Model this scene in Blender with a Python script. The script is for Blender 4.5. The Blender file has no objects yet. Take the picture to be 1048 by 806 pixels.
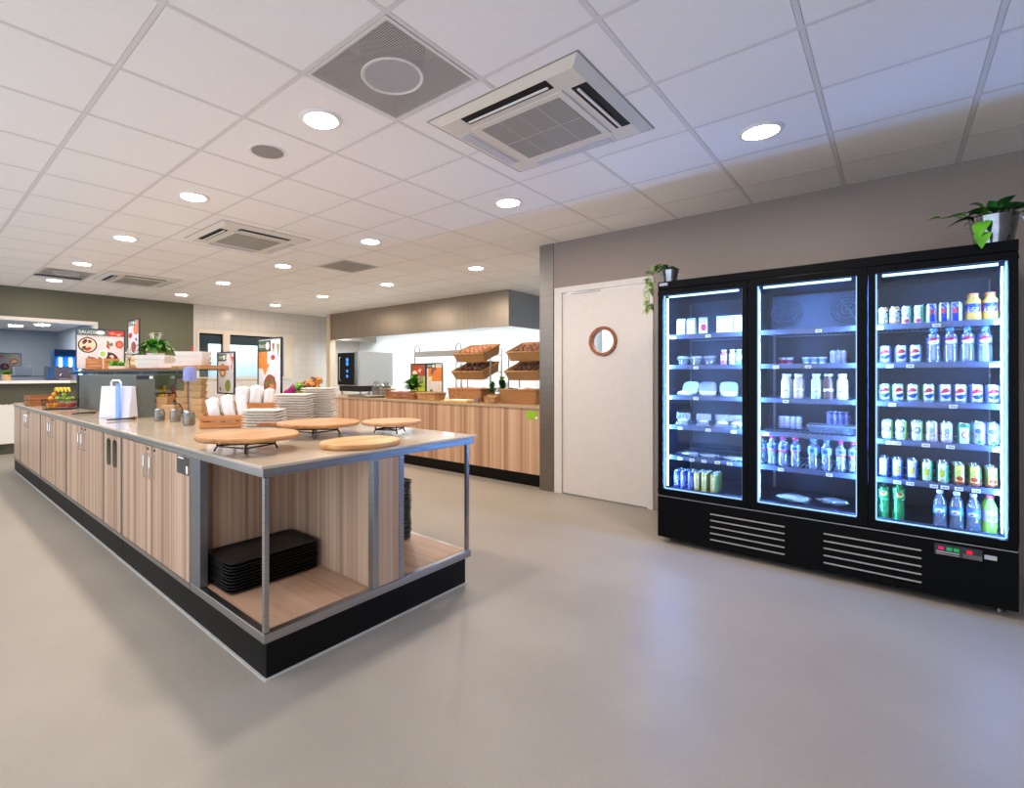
import bpy, bmesh, math, random
from mathutils import Vector, Matrix, noise
random.seed(7)
sc = bpy.context.scene
C = sc.collection
R = math.radians
PI = math.pi

# ------------------------------------------------------------------ camera
F, PX, PY, CAMH, YAW = 506.68, 460.42, 382.52, 1.285, R(41.97337)
cam_d = bpy.data.cameras.new('camera'); cam = bpy.data.objects.new('camera', cam_d); C.objects.link(cam)
cam.location = (0, 0, CAMH); cam.rotation_euler = (PI/2, 0, YAW - PI/2)
cam_d.sensor_fit = 'HORIZONTAL'; cam_d.sensor_width = 36; cam_d.lens = F*36/1048
cam_d.shift_x = (524 - PX)/1048; cam_d.shift_y = (PY - 403)/1048
cam_d.clip_start = 0.02
sc.camera = cam
DV = Vector((math.cos(YAW), math.sin(YAW), 0)); RV = Vector((math.sin(YAW), -math.cos(YAW), 0))
def ray(x, y): return DV + RV*((x-PX)/F) + Vector((0, 0, (PY-y)/F))
def atX(x, y, X):
    r = ray(x, y); t = X/r.x; p = r*t; p.z += CAMH; return p
def atY(x, y, Y):
    r = ray(x, y); t = Y/r.y; p = r*t; p.z += CAMH; return p
def atZ(x, y, Z):
    r = ray(x, y); t = (Z-CAMH)/r.z; p = r*t; p.z = Z; return p

# ------------------------------------------------------------------ colours and materials
def lin(c):
    c = c/255
    return c/12.92 if c <= 0.04045 else ((c+0.055)/1.055)**2.4
def rgb(r, g, b): return (lin(r), lin(g), lin(b), 1)
MATS = {}
def newmat(name):
    m = bpy.data.materials.new(name); m.use_nodes = True; MATS[name] = m
    nt = m.node_tree; nt.nodes.clear()
    out = nt.nodes.new('ShaderNodeOutputMaterial')
    return m, nt, out
def pbsdf(nt, out, col=None, rough=.5, metal=0, spec=.5, **kw):
    b = nt.nodes.new('ShaderNodeBsdfPrincipled')
    if col is not None: b.inputs['Base Color'].default_value = col
    b.inputs['Roughness'].default_value = rough; b.inputs['Metallic'].default_value = metal
    b.inputs['Specular IOR Level'].default_value = spec
    for k, v in kw.items(): b.inputs[k.replace('_', ' ')].default_value = v
    nt.links.new(b.outputs[0], out.inputs[0]); return b
def mk(nt, typ, **kw):
    n = nt.nodes.new(typ)
    for k, v in kw.items():
        if hasattr(n, k) and not k.startswith('i_'): setattr(n, k, v)
    return n
def mathn(nt, op, a, b=None):
    n = nt.nodes.new('ShaderNodeMath'); n.operation = op
    for i, v in enumerate((a, b)):
        if v is None: continue
        if isinstance(v, (int, float)): n.inputs[i].default_value = v
        else: nt.links.new(v, n.inputs[i])
    return n.outputs[0]
def ramp(nt, fac, stops, interp='LINEAR'):
    n = nt.nodes.new('ShaderNodeValToRGB'); n.color_ramp.interpolation = interp
    el = n.color_ramp.elements
    while len(el) < len(stops): el.new(.5)
    for e, (p, c) in zip(el, stops): e.position = p; e.color = c
    nt.links.new(fac, n.inputs[0]); return n.outputs[0]
def noisetex(nt, vec, scale, detail=3, rough=.5):
    n = nt.nodes.new('ShaderNodeTexNoise'); n.inputs['Scale'].default_value = scale
    n.inputs['Detail'].default_value = detail; n.inputs['Roughness'].default_value = rough
    if vec is not None: nt.links.new(vec, n.inputs['Vector'])
    return n.outputs['Fac']
def bump(nt, b, h, strength=.3, dist=.01):
    n = nt.nodes.new('ShaderNodeBump'); n.inputs['Strength'].default_value = strength; n.inputs['Distance'].default_value = dist
    nt.links.new(h, n.inputs['Height']); nt.links.new(n.outputs[0], b.inputs['Normal'])
def objco(nt): return nt.nodes.new('ShaderNodeTexCoord').outputs['Object']
def worldco(nt): return nt.nodes.new('ShaderNodeNewGeometry').outputs['Position']
def vmap(nt, vec, sc_):
    n = nt.nodes.new('ShaderNodeMapping'); n.inputs['Scale'].default_value = sc_
    nt.links.new(vec, n.inputs['Vector']); return n.outputs[0]

def plain(name, col, rough=.5, metal=0, var=.06, nscale=20, spec=.5, bmp=0, **kw):
    """a solid colour with a faint procedural mottling"""
    m, nt, out = newmat(name); b = pbsdf(nt, out, col, rough, metal, spec, **kw)
    co = objco(nt); f = noisetex(nt, co, nscale, 3)
    lo = tuple(c*(1-var) for c in col[:3])+(1,); hi = tuple(min(1, c*(1+var)) for c in col[:3])+(1,)
    nt.links.new(ramp(nt, f, [(.3, lo), (.7, hi)]), b.inputs['Base Color'])
    if bmp: bump(nt, b, f, bmp, .005)
    return m
def emit(name, col, s):
    m, nt, out = newmat(name); e = nt.nodes.new('ShaderNodeEmission')
    e.inputs[0].default_value = col; e.inputs[1].default_value = s
    nt.links.new(e.outputs[0], out.inputs[0]); return m
def glassy(name, tint, gloss=.06, opacity=0.0, body=None, rough=.02, k=.6):
    """thin clear sheet: transparent + fresnel gloss, optionally a bit of tinted body"""
    m, nt, out = newmat(name)
    t = nt.nodes.new('ShaderNodeBsdfTransparent'); t.inputs[0].default_value = tint
    g = nt.nodes.new('ShaderNodeBsdfGlossy'); g.inputs['Roughness'].default_value = rough
    cur = t.outputs[0]
    if opacity:
        d = nt.nodes.new('ShaderNodeBsdfDiffuse'); d.inputs[0].default_value = body or tint
        mx0 = nt.nodes.new('ShaderNodeMixShader'); mx0.inputs[0].default_value = opacity
        nt.links.new(cur, mx0.inputs[1]); nt.links.new(d.outputs[0], mx0.inputs[2]); cur = mx0.outputs[0]
    lw = nt.nodes.new('ShaderNodeLayerWeight'); lw.inputs[0].default_value = .25
    f = mathn(nt, 'ADD', mathn(nt, 'MULTIPLY', lw.outputs['Fresnel'], k), gloss*.5)
    mx = nt.nodes.new('ShaderNodeMixShader'); nt.links.new(f, mx.inputs[0])
    nt.links.new(cur, mx.inputs[1]); nt.links.new(g.outputs[0], mx.inputs[2])
    nt.links.new(mx.outputs[0], out.inputs[0]); return m
def laminate(name, axis, cols, w=.016, grain='z', rough=.42):
    """wood laminate of narrow stripes; axis = direction across the stripes (world)"""
    m, nt, out = newmat(name); b = pbsdf(nt, out, None, rough)
    pos = worldco(nt)
    dot = nt.nodes.new('ShaderNodeVectorMath'); dot.operation = 'DOT_PRODUCT'; dot.inputs[1].default_value = axis
    nt.links.new(pos, dot.inputs[0]); u = dot.outputs['Value']
    def stripe(width):
        i = mathn(nt, 'FLOOR', mathn(nt, 'DIVIDE', u, width))
        wn = nt.nodes.new('ShaderNodeTexWhiteNoise'); wn.noise_dimensions = '1D'; nt.links.new(i, wn.inputs['W'])
        return wn.outputs['Value']
    s = mathn(nt, 'ADD', mathn(nt, 'MULTIPLY', stripe(w), .55), mathn(nt, 'MULTIPLY', stripe(w*2.6), .45))
    scv = {'z': (60, 60, 2), 'y': (60, 2, 60), 'x': (2, 60, 60)}[grain]
    g = noisetex(nt, vmap(nt, pos, scv), 1.0, 4, .6)
    f = mathn(nt, 'ADD', mathn(nt, 'MULTIPLY', s, .68), mathn(nt, 'MULTIPLY', g, .32))
    n = len(cols)
    nt.links.new(ramp(nt, f, [(.22+.56*i/(n-1), c) for i, c in enumerate(cols)]), b.inputs['Base Color'])
    bump(nt, b, g, .05, .002); return m
def woodgrain(name, c1, c2, c3, scv=(3, 40, 40), rough=.45, spec=.4):
    m, nt, out = newmat(name); b = pbsdf(nt, out, None, rough, 0, spec)
    co = objco(nt); g = noisetex(nt, vmap(nt, co, scv), 1, 5, .6)
    nt.links.new(ramp(nt, g, [(.3, c1), (.5, c2), (.72, c3)]), b.inputs['Base Color']); bump(nt, b, g, .08, .003); return m
def brushed(name, col, rough=.32, scv=(2, 2, 200), amt=.12):
    m, nt, out = newmat(name); b = pbsdf(nt, out, col, rough, 1.0)
    co = objco(nt); g = noisetex(nt, vmap(nt, co, scv), 1, 3)
    nt.links.new(ramp(nt, g, [(.3, tuple(c*(1-amt) for c in col[:3])+(1,)), (.7, tuple(min(1, c*(1+amt)) for c in col[:3])+(1,))]), b.inputs['Base Color'])
    nt.links.new(mathn(nt, 'ADD', mathn(nt, 'MULTIPLY', g, .2), rough-.1), b.inputs['Roughness']); return m
def wicker(name, dark, light, sx=75, sz=95):
    m, nt, out = newmat(name); b = pbsdf(nt, out, None, .55)
    co = objco(nt); sep = nt.nodes.new('ShaderNodeSeparateXYZ'); nt.links.new(co, sep.inputs[0])
    u = mathn(nt, 'ADD', sep.outputs[0], sep.outputs[1])
    a = mathn(nt, 'SINE', mathn(nt, 'MULTIPLY', u, sx*2)); c = mathn(nt, 'SINE', mathn(nt, 'MULTIPLY', sep.outputs[2], sz*3))
    wv = mathn(nt, 'MULTIPLY', a, c)
    f = mathn(nt, 'ADD', mathn(nt, 'MULTIPLY', wv, .6), noisetex(nt, co, 30, 3))
    nt.links.new(ramp(nt, f, [(.25, dark), (.75, light)]), b.inputs['Base Color']); bump(nt, b, wv, .5, .006); return m
def canprint(name, base, rules, rough=.3, metal=.25):
    """printed can or label: rules = list of (kind, params, colour), on object coordinates; the printed face looks to -X"""
    m, nt, out = newmat(name); b = pbsdf(nt, out, base, rough, metal)
    sep = nt.nodes.new('ShaderNodeSeparateXYZ'); nt.links.new(objco(nt), sep.inputs[0])
    x, y, z = sep.outputs; cur = None
    def mix(f, col):
        nonlocal cur
        mx = nt.nodes.new('ShaderNodeMix'); mx.data_type = 'RGBA'
        nt.links.new(f, mx.inputs['Factor'])
        if cur is None: mx.inputs['A'].default_value = base
        else: nt.links.new(cur, mx.inputs['A'])
        mx.inputs['B'].default_value = col; cur = mx.outputs['Result']
    front = mathn(nt, 'LESS_THAN', x, 0.004)
    for kind, p, col in rules:
        if kind == 'band':
            f = mathn(nt, 'MULTIPLY', mathn(nt, 'GREATER_THAN', z, p[0]), mathn(nt, 'LESS_THAN', z, p[1]))
        elif kind == 'disc':       # cy, cz, ry, rz, zlo, zhi
            cy, cz, ry, rz, zl, zh = p
            dy = mathn(nt, 'DIVIDE', mathn(nt, 'SUBTRACT', y, cy), ry); dz = mathn(nt, 'DIVIDE', mathn(nt, 'SUBTRACT', z, cz), rz)
            q = mathn(nt, 'ADD', mathn(nt, 'MULTIPLY', dy, dy), mathn(nt, 'MULTIPLY', dz, dz))
            f = mathn(nt, 'MULTIPLY', mathn(nt, 'LESS_THAN', q, 1.0), front)
            wz = mathn(nt, 'ADD', z, mathn(nt, 'MULTIPLY', y, .25))
            f = mathn(nt, 'MULTIPLY', f, mathn(nt, 'MULTIPLY', mathn(nt, 'GREATER_THAN', wz, zl), mathn(nt, 'LESS_THAN', wz, zh)))
        elif kind == 'side':       # y range on the front
            f = mathn(nt, 'MULTIPLY', mathn(nt, 'GREATER_THAN', y, p[0]), mathn(nt, 'LESS_THAN', y, p[1]))
        elif kind == 'scrawl':     # broken lettering-like marks in a z range
            v = noisetex(nt, vmap(nt, objco(nt), (1, 160, 110)), 1, 2)
            f = mathn(nt, 'MULTIPLY', mathn(nt, 'GREATER_THAN', v, .53), front)
            f = mathn(nt, 'MULTIPLY', f, mathn(nt, 'MULTIPLY', mathn(nt, 'GREATER_THAN', z, p[0]), mathn(nt, 'LESS_THAN', z, p[1])))
        mix(f, col)
    if cur is not None: nt.links.new(cur, b.inputs['Base Color'])
    return m

# ------------------------------------------------------------------ mesh builder
class MB:
    def __init__(s, mats=None): s.v = []; s.f = []; s.m = []; s.mats = list(mats) if mats else []
    def mi(s, mat):
        if mat is None: return 0
        if mat not in s.mats: s.mats.append(mat)
        return s.mats.index(mat)
    def add(s, vs, fs, mat=None):
        o = len(s.v); k = s.mi(mat); s.v += [tuple(v) for v in vs]
        for f in fs: s.f.append(tuple(i+o for i in f)); s.m.append(k)
    def box(s, a, b, mat=None):
        x0, x1 = sorted((a[0], b[0])); y0, y1 = sorted((a[1], b[1])); z0, z1 = sorted((a[2], b[2]))
        s.add([(x0,y0,z0),(x1,y0,z0),(x1,y1,z0),(x0,y1,z0),(x0,y0,z1),(x1,y0,z1),(x1,y1,z1),(x0,y1,z1)],
              [(0,3,2,1),(4,5,6,7),(0,1,5,4),(1,2,6,5),(2,3,7,6),(3,0,4,7)], mat)
    def rbox(s, a, b, r, mat=None, seg=4):
        """box with rounded vertical edges"""
        x0, x1 = sorted((a[0], b[0])); y0, y1 = sorted((a[1], b[1])); z0, z1 = sorted((a[2], b[2]))
        ring = []
        for cx, cy, a0 in ((x1-r, y1-r, 0), (x0+r, y1-r, 90), (x0+r, y0+r, 180), (x1-r, y0+r, 270)):
            for i in range(seg+1):
                t = R(a0+90*i/seg); ring.append((cx+r*math.cos(t), cy+r*math.sin(t)))
        s.prism(ring, z0, z1, mat)
    def prism(s, ring, z0, z1, mat=None):
        n = len(ring); s.add([(x, y, z0) for x, y in ring]+[(x, y, z1) for x, y in ring],
              [tuple(range(n))[::-1], tuple(range(n, 2*n))]+[(i, (i+1) % n, n+(i+1) % n, n+i) for i in range(n)], mat)
    def frustum(s, c0, a0, c1, a1, mat=None):
        """box with different half sizes at bottom (c0,a0) and top"""
        vs = []
        for c, a in ((c0, a0), (c1, a1)):
            vs += [(c[0]+sx*a[0], c[1]+sy*a[1], c[2]) for sx, sy in ((-1,-1),(1,-1),(1,1),(-1,1))]
        s.add(vs, [(0,3,2,1),(4,5,6,7),(0,1,5,4),(1,2,6,5),(2,3,7,6),(3,0,4,7)], mat)
    def tray(s, c, bot, top, h, t, mat=None):
        """open tapered tub: c base centre, bot/top half sizes"""
        def rg(a, z): return [(c[0]+sx*a[0], c[1]+sy*a[1], c[2]+z) for sx, sy in ((-1,-1),(1,-1),(1,1),(-1,1))]
        vs = rg(bot, 0)+rg(top, h)+rg((top[0]-t, top[1]-t), h)+rg((bot[0]-t, bot[1]-t), t)
        fs = [(0,3,2,1), (12,13,14,15)]
        for k in (0, 4, 8):
            for i in range(4): j = (i+1) % 4; fs.append((k+i, k+j, k+4+j, k+4+i))
        s.add(vs, fs, mat)
    def lathe(s, prof, c=(0,0,0), n=20, mats=None, sx=1, sy=1, cap=True):
        """prof = [(r,z)...]; mats per segment (or one)"""
        vs = []
        for r, z in prof:
            for i in range(n):
                t = 2*PI*i/n; vs.append((c[0]+r*sx*math.cos(t), c[1]+r*sy*math.sin(t), c[2]+z))
        o = len(s.v); s.v += vs
        for k in range(len(prof)-1):
            mt = mats[k] if isinstance(mats, (list, tuple)) else mats
            q = s.mi(mt)
            for i in range(n):
                j = (i+1) % n
                s.f.append((o+k*n+i, o+k*n+j, o+(k+1)*n+j, o+(k+1)*n+i)); s.m.append(q)
        for k, rev in ((0, True), (len(prof)-1, False)):
            if cap and prof[k][0] > 1e-4 and not (len(prof) == 2 and min(prof[0][0], prof[1][0]) < 1e-4):
                mt = (mats[0] if rev else mats[-1]) if isinstance(mats, (list, tuple)) else mats
                f = [o+k*n+i for i in range(n)]
                s.f.append(tuple(f[::-1] if rev else f)); s.m.append(s.mi(mt))
    def tube(s, path, r, n=8, mat=None, closed=False):
        P = [Vector(p) for p in path]; m = len(P); rr = r if isinstance(r, (list, tuple)) else [r]*m
        rings = []
        up = None
        for i in range(m):
            if closed: t = (P[(i+1) % m]-P[i-1])
            else: t = P[min(i+1, m-1)]-P[max(i-1, 0)]
            t.normalize()
            if up is None: up = t.orthogonal().normalized()
            up = (up - t*up.dot(t))
            if up.length < 1e-6: up = t.orthogonal()
            up.normalize(); w = t.cross(up)
            rings.append([P[i]+(up*math.cos(2*PI*k/n)+w*math.sin(2*PI*k/n))*rr[i] for k in range(n)])
        vs = [v for rg in rings for v in rg]; fs = []
        for i in range(m if closed else m-1):
            for k in range(n):
                a, b = i*n+k, i*n+(k+1) % n; c, d = ((i+1) % m)*n+(k+1) % n, ((i+1) % m)*n+k
                fs.append((a, b, c, d))
        if not closed: fs += [tuple(range(n))[::-1], tuple(range((m-1)*n, m*n))]
        s.add(vs, fs, mat)
    def cyl(s, p0, p1, r, n=12, mat=None): s.tube([p0, p1], r, n, mat)
    def ball(s, c, rad, mat=None, n=12, lumps=0, seed=0, pw=1):
        rx, ry, rz = rad if isinstance(rad, (tuple, list)) else (rad,)*3
        vs = []; m = max(5, n//2+1)
        def sp(a): return math.copysign(abs(a)**pw, a)
        for j in range(m+1):
            ph = PI*j/m
            for i in range(n):
                t = 2*PI*i/n; d = Vector((sp(math.sin(ph))*sp(math.cos(t)), sp(math.sin(ph))*sp(math.sin(t)), sp(-math.cos(ph))))
                k = 1+(lumps*noise.noise(d*2.2+Vector((seed*3.7, seed*1.3, 0))) if lumps else 0)
                vs.append((c[0]+d.x*rx*k, c[1]+d.y*ry*k, c[2]+d.z*rz*k))
        fs = [(j*n+i, j*n+(i+1) % n, (j+1)*n+(i+1) % n, (j+1)*n+i) for j in range(m) for i in range(n)]
        s.add(vs, fs, mat)
    def leaf(s, p, d, L, W, droop=.3, mat=None, up=Vector((0,0,1)), fold=.15):
        p = Vector(p); d = Vector(d).normalized(); side = d.cross(up)
        if side.length < .05: side = d.orthogonal()
        side.normalize(); nrm = side.cross(d)
        vs = []; st = 6
        for i in range(st+1):
            t = i/st; w = W*(math.sin(PI*min(1, t**.75)))*.5+.0006
            q = p+d*(L*t)+nrm*(fold*L*.3*math.sin(PI*t))-Vector((0,0,1))*(droop*L*t*t)
            vs += [q-side*w+nrm*w*fold*2, q, q+side*w+nrm*w*fold*2]
        fs = []
        for i in range(st):
            a = i*3; fs += [(a, a+1, a+4, a+3), (a+1, a+2, a+5, a+4)]
        s.add(vs, fs, mat)
    def text(s, body, origin, right, up, size, mat=None, align='LEFT', depth=.0):
        cu = bpy.data.curves.new('lettering', 'FONT'); cu.body = body; cu.size = size; cu.align_x = align; cu.resolution_u = 3
        ob = bpy.data.objects.new('lettering', cu); C.objects.link(ob)
        me = bpy.data.meshes.new_from_object(ob)
        o = Vector(origin); rt = Vector(right).normalized(); u = Vector(up).normalized()
        s.add([o+rt*v.co.x+u*v.co.y for v in me.vertices], [tuple(p.vertices) for p in me.polygons], mat)
        bpy.data.objects.remove(ob); bpy.data.curves.remove(cu); bpy.data.meshes.remove(me)
    def xform(s, M, start=0): s.v[start:] = [tuple(M @ Vector(v)) for v in s.v[start:]]
    def mesh(s, name, mats=None, smooth=40):
        me = bpy.data.meshes.new(name); me.from_pydata(s.v, [], s.f)
        if mats is not None and not s.mats: s.mats = mats if isinstance(mats, list) else [mats]
        for m in s.mats: me.materials.append(m)
        if len(s.mats) > 1: me.polygons.foreach_set('material_index', s.m)
        bm = bmesh.new(); bm.from_mesh(me)
        bmesh.ops.remove_doubles(bm, verts=bm.verts, dist=1e-6)
        bmesh.ops.recalc_face_normals(bm, faces=bm.faces); bm.to_mesh(me); bm.free()
        if smooth:
            me.polygons.foreach_set('use_smooth', [True]*len(me.polygons))
            me.set_sharp_from_angle(angle=R(smooth))
        me.update(); return me
    def build(s, name, mats=None, parent=None, loc=(0,0,0), smooth=40, bevel=0, seg=2, rotz=0):
        o = bpy.data.objects.new(name, s.mesh(name, mats, smooth)); C.objects.link(o)
        o.location = loc; o.rotation_euler = (0, 0, rotz)
        if parent: o.parent = parent
        if bevel:
            bv = o.modifiers.new('bevel', 'BEVEL'); bv.width = bevel; bv.segments = seg; bv.limit_method = 'ANGLE'; bv.angle_limit = R(40)
        return o
def tag(o, label, cat, group=None, kind=None):
    o['label'] = label; o['category'] = cat
    if group: o['group'] = group
    if kind: o['kind'] = kind
    return o
def thing(name, label, cat, loc=(0,0,0), rotz=0, group=None):
    o = bpy.data.objects.new(name, None); C.objects.link(o); o.location = loc; o.rotation_euler = (0, 0, rotz)
    o.empty_display_size = .05
    return tag(o, label, cat, group)
def dup(root, loc, rotz=None, label=None, group=None):
    r = root.copy(); C.objects.link(r); r.location = loc
    if rotz is not None: r.rotation_euler = (0, 0, rotz)
    if label: r['label'] = label
    if group: r['group'] = group
    for ch in list(root.children):
        c = ch.copy(); C.objects.link(c); c.parent = r
        for g in list(ch.children):
            d = g.copy(); C.objects.link(d); d.parent = c
    return r
def struct(o): o['kind'] = 'structure'; return o
ORD = ['first','second','third','fourth','fifth','sixth','seventh','eighth','ninth','tenth','eleventh','twelfth','thirteenth','fourteenth','fifteenth','sixteenth']

# ------------------------------------------------------------------ palette
W_DOOR = laminate('oak laminate', (1, 1, 0), [rgb(150,119,97), rgb(180,147,121), rgb(194,162,135), rgb(206,177,150)], .016)
W_BACK = laminate('oak laminate of the serving counter', (1, 1, 0), [rgb(170,132,104), rgb(198,158,128), rgb(212,174,142), rgb(222,188,158)], .03)
W_SHELF = laminate('oak laminate boards', (1, 0, 0), [rgb(168,132,106), rgb(196,158,130), rgb(212,176,148)], .05, 'y')
STEEL = brushed('brushed steel', (.40, .39, .375, 1), .34)
STEEL2 = brushed('hood steel', (.37, .32, .265, 1), .34, (2, 90, 2))
CHROME = plain('polished steel', (.75, .76, .78, 1), .12, 1, .03)
STONE = None
BLACKP = plain('black plinth', rgb(11,10,10), .45, spec=.18)
BLACKPL = plain('black plastic', rgb(22,22,23), .42, var=.15)
BLACKM = plain('black metal', rgb(16,17,19), .35)
FRIDGEB = plain('black lacquer', rgb(9,10,12), .38, spec=.08)
FRIDGEIN = plain('fridge lining', rgb(42,48,68), .4, .2)
WHITEP = plain('white paint', rgb(226,220,215), .45, var=.02)
WHITEG = plain('white plastic', rgb(238,236,230), .35, var=.02)
PAPER = plain('white paper', rgb(244,242,240), .75, var=.03)
PLATEW = plain('white card', rgb(240,234,226), .6, var=.03)
KRAFT = plain('kraft card', rgb(214,174,126), .7, var=.06)
RUBBER = plain('dark rubber', rgb(30,30,30), .7)
LEAF = plain('leaf green', rgb(60,120,40), .4, var=.35, nscale=12, Subsurface_Weight=.0)
LEAFD = plain('dark leaf green', rgb(34,92,36), .35, var=.3, nscale=15)
LEAFP = plain('pale leaf green', rgb(150,172,112), .45, var=.3, nscale=40)
LEAFB = plain('bright leaf green', rgb(92,170,40), .4, var=.3, nscale=12)
PETALW = plain('white petals', rgb(246,244,236), .6)
SOIL = plain('soil', rgb(48,34,26), .9, var=.3)
CRATEW = woodgrain('crate wood', rgb(176,108,58), rgb(206,140,84), rgb(222,164,108), (4, 40, 40))
BOARDW = woodgrain('oak board', rgb(138,86,44), rgb(188,132,76), rgb(216,164,104), (2, 16, 40), .4)
BOARDD = woodgrain('dark oiled board', rgb(120,70,40), rgb(158,100,60), rgb(182,124,80), (3, 30, 40), .45)
TERRA = plain('terracotta', rgb(196,104,70), .7)
GREY = plain('grey green lacquer', rgb(104,112,108), .4)
GREYL = plain('light grey plastic', rgb(186,188,190), .4)
GLASS = glassy('clear glass', (.97, .985, .985, 1), .02, k=.3)
GLASSG = glassy('greenish shelf glass', (.84, .92, .88, 1), .06)
JARG = glassy('jar glass', (.86, .88, .86, 1), .1, .12, rgb(190,190,185))
WICK = wicker('wicker', rgb(118,70,34), rgb(234,184,122))
WICKD = wicker('dark wicker', rgb(104,60,30), rgb(220,160,98))
# floor
m, nt, out = newmat('greige vinyl'); b = pbsdf(nt, out, None, .34, 0, .45)
co = worldco(nt); f1 = noisetex(nt, co, 1.1, 5, .6); f2 = noisetex(nt, co, 90, 2)
ff = mathn(nt, 'ADD', mathn(nt, 'MULTIPLY', f1, .75), mathn(nt, 'MULTIPLY', f2, .25))
nt.links.new(ramp(nt, ff, [(.3, rgb(150,144,135)), (.7, rgb(168,162,152))]), b.inputs['Base Color'])
nt.links.new(mathn(nt, 'ADD', mathn(nt, 'MULTIPLY', f1, .16), .36), b.inputs['Roughness'])
FLOOR = m
# stone worktop
m, nt, out = newmat('beige stone'); b = pbsdf(nt, out, None, .13, 0, .55)
co = worldco(nt); f1 = noisetex(nt, co, 220, 2); f2 = noisetex(nt, co, 3, 3)
nt.links.new(ramp(nt, mathn(nt, 'ADD', mathn(nt, 'MULTIPLY', f1, .6), mathn(nt, 'MULTIPLY', f2, .4)), [(.35, rgb(188,172,152)), (.6, rgb(208,193,174))]), b.inputs['Base Color'])
STONE = m
TILEC = plain('ceiling tile', rgb(248,245,242), .85, var=.015, nscale=60)
TBAR = plain('ceiling grid bar', rgb(226,222,218), .5, var=.02)
W_TAUPE = plain('taupe wall paint', rgb(150,138,131), .6, var=.015, nscale=4)
W_GREEN = plain('olive wall paint', rgb(98,98,80), .55, var=.02, nscale=4)
W_WHITE = plain('kitchen white', rgb(232,236,238), .4, var=.01, nscale=4)
W_GREYB = plain('grey blue wall paint', rgb(128,138,150), .6, var=.02, nscale=4)
# white wall tiles
m, nt, out = newmat('white wall tiles'); b = pbsdf(nt, out, None, .25)
sep = nt.nodes.new('ShaderNodeSeparateXYZ'); nt.links.new(worldco(nt), sep.inputs[0])
cmb = nt.nodes.new('ShaderNodeCombineXYZ'); nt.links.new(sep.outputs[0], cmb.inputs[0]); nt.links.new(sep.outputs[2], cmb.inputs[1])
bk = nt.nodes.new('ShaderNodeTexBrick'); bk.offset = 0; bk.inputs['Scale'].default_value = 1; bk.inputs['Brick Width'].default_value = .2; bk.inputs['Row Height'].default_value = .15
bk.inputs['Mortar Size'].default_value = .004; bk.inputs['Color1'].default_value = rgb(216,212,205); bk.inputs['Color2'].default_value = rgb(212,208,202); bk.inputs['Mortar'].default_value = rgb(198,194,188)
nt.links.new(cmb.outputs[0], bk.inputs[0]); nt.links.new(bk.outputs[0], b.inputs['Base Color']); WTILE = m
# perforated plate
def perforated(name, col, pitch=.011, hole=.34):
    m, nt, out = newmat(name)
    d = nt.nodes.new('ShaderNodeBsdfPrincipled'); d.inputs['Base Color'].default_value = col; d.inputs['Roughness'].default_value = .5
    t = nt.nodes.new('ShaderNodeBsdfTransparent'); sep = nt.nodes.new('ShaderNodeSeparateXYZ'); nt.links.new(objco(nt), sep.inputs[0])
    q = None
    for i in (0, 1):
        a = mathn(nt, 'SUBTRACT', mathn(nt, 'FRACT', mathn(nt, 'DIVIDE', sep.outputs[i], pitch)), .5); a = mathn(nt, 'MULTIPLY', a, a)
        q = a if q is None else mathn(nt, 'ADD', q, a)
    f = mathn(nt, 'LESS_THAN', q, hole*hole)
    mx = nt.nodes.new('ShaderNodeMixShader'); nt.links.new(f, mx.inputs[0]); nt.links.new(d.outputs[0], mx.inputs[1]); nt.links.new(t.outputs[0], mx.inputs[2])
    nt.links.new(mx.outputs[0], out.inputs[0]); return m
PERF = perforated('perforated plate', rgb(200,196,190), .011, .42)
LAMP = emit('downlight diffuser', (1, .84, .68, 1), 200)
KLAMP = emit('hood light diffuser', (.86, .95, 1, 1), 30)
LED = emit('blue white led strip', (.15, .39, 1, 1), 230)
LEDT = emit('dim blue white led bar', (.30, .54, 1, 1), 3.5)

HC = 2.71
# ================================================================== setting
WX = 4.77      # wall behind the fridge
FY = 10.62     # far wall
b = MB(); b.box((-2.2, -2.4, -.1), (9, 19, 0)); struct(b.build('floor', FLOOR))
# ceiling tiles on the 0.6 m grid (open over the perforated diffusers)
GX, GY = .076, -.314
open_cells = {(2, 3), (6, 9), (2, 15)}
b = MB()
for i in range(-4, 14):
    for j in range(-3, 19):
        if (i, j) in open_cells: continue
        x0, y0 = GX+.6*i, GY+.6*j
        if y0 > FY: continue
        b.box((x0+.0125, y0+.0125, HC-.003), (x0+.5875, min(y0+.5875, FY), HC+.015))
ceil = struct(b.build('ceiling', TILEC, smooth=0))
b = MB()
for i in range(-4, 15): b.box((GX+.6*i-.0107, GY-1.8, HC-.004), (GX+.6*i+.0107, FY, HC+.012))
for j in range(-3, 19): b.box((GX-2.4, GY+.6*j-.0106, HC-.0038), (GX+8.4, GY+.6*j+.0106, HC+.0115))
b.build('grid', TBAR, parent=ceil, smooth=0)
b = MB(); b.box((-2.2, -2.2, HC+.4), (9, 19, HC+.5)); struct(b.build('ceiling', WHITEP, smooth=0))
# wall behind the fridge with the door opening
DY0, DY1, DZ = 1.70, 2.755, 2.215
b = MB()
b.box((WX, -2.4, 0), (WX+.2, DY0, HC+.1)); b.box((WX, DY0, DZ), (WX+.2, DY1, HC+.1)); b.box((WX, DY1, 0), (WX+.2, 2.93, HC+.1))
struct(b.build('wall_right', W_TAUPE, smooth=0))
b = MB(); b.box((-2.2, -2.55, 0), (WX, -2.4, HC+.1)); struct(b.build('wall_rear_unseen', W_TAUPE, smooth=0))  # unseen wall put in to block daylight from behind the camera
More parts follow.
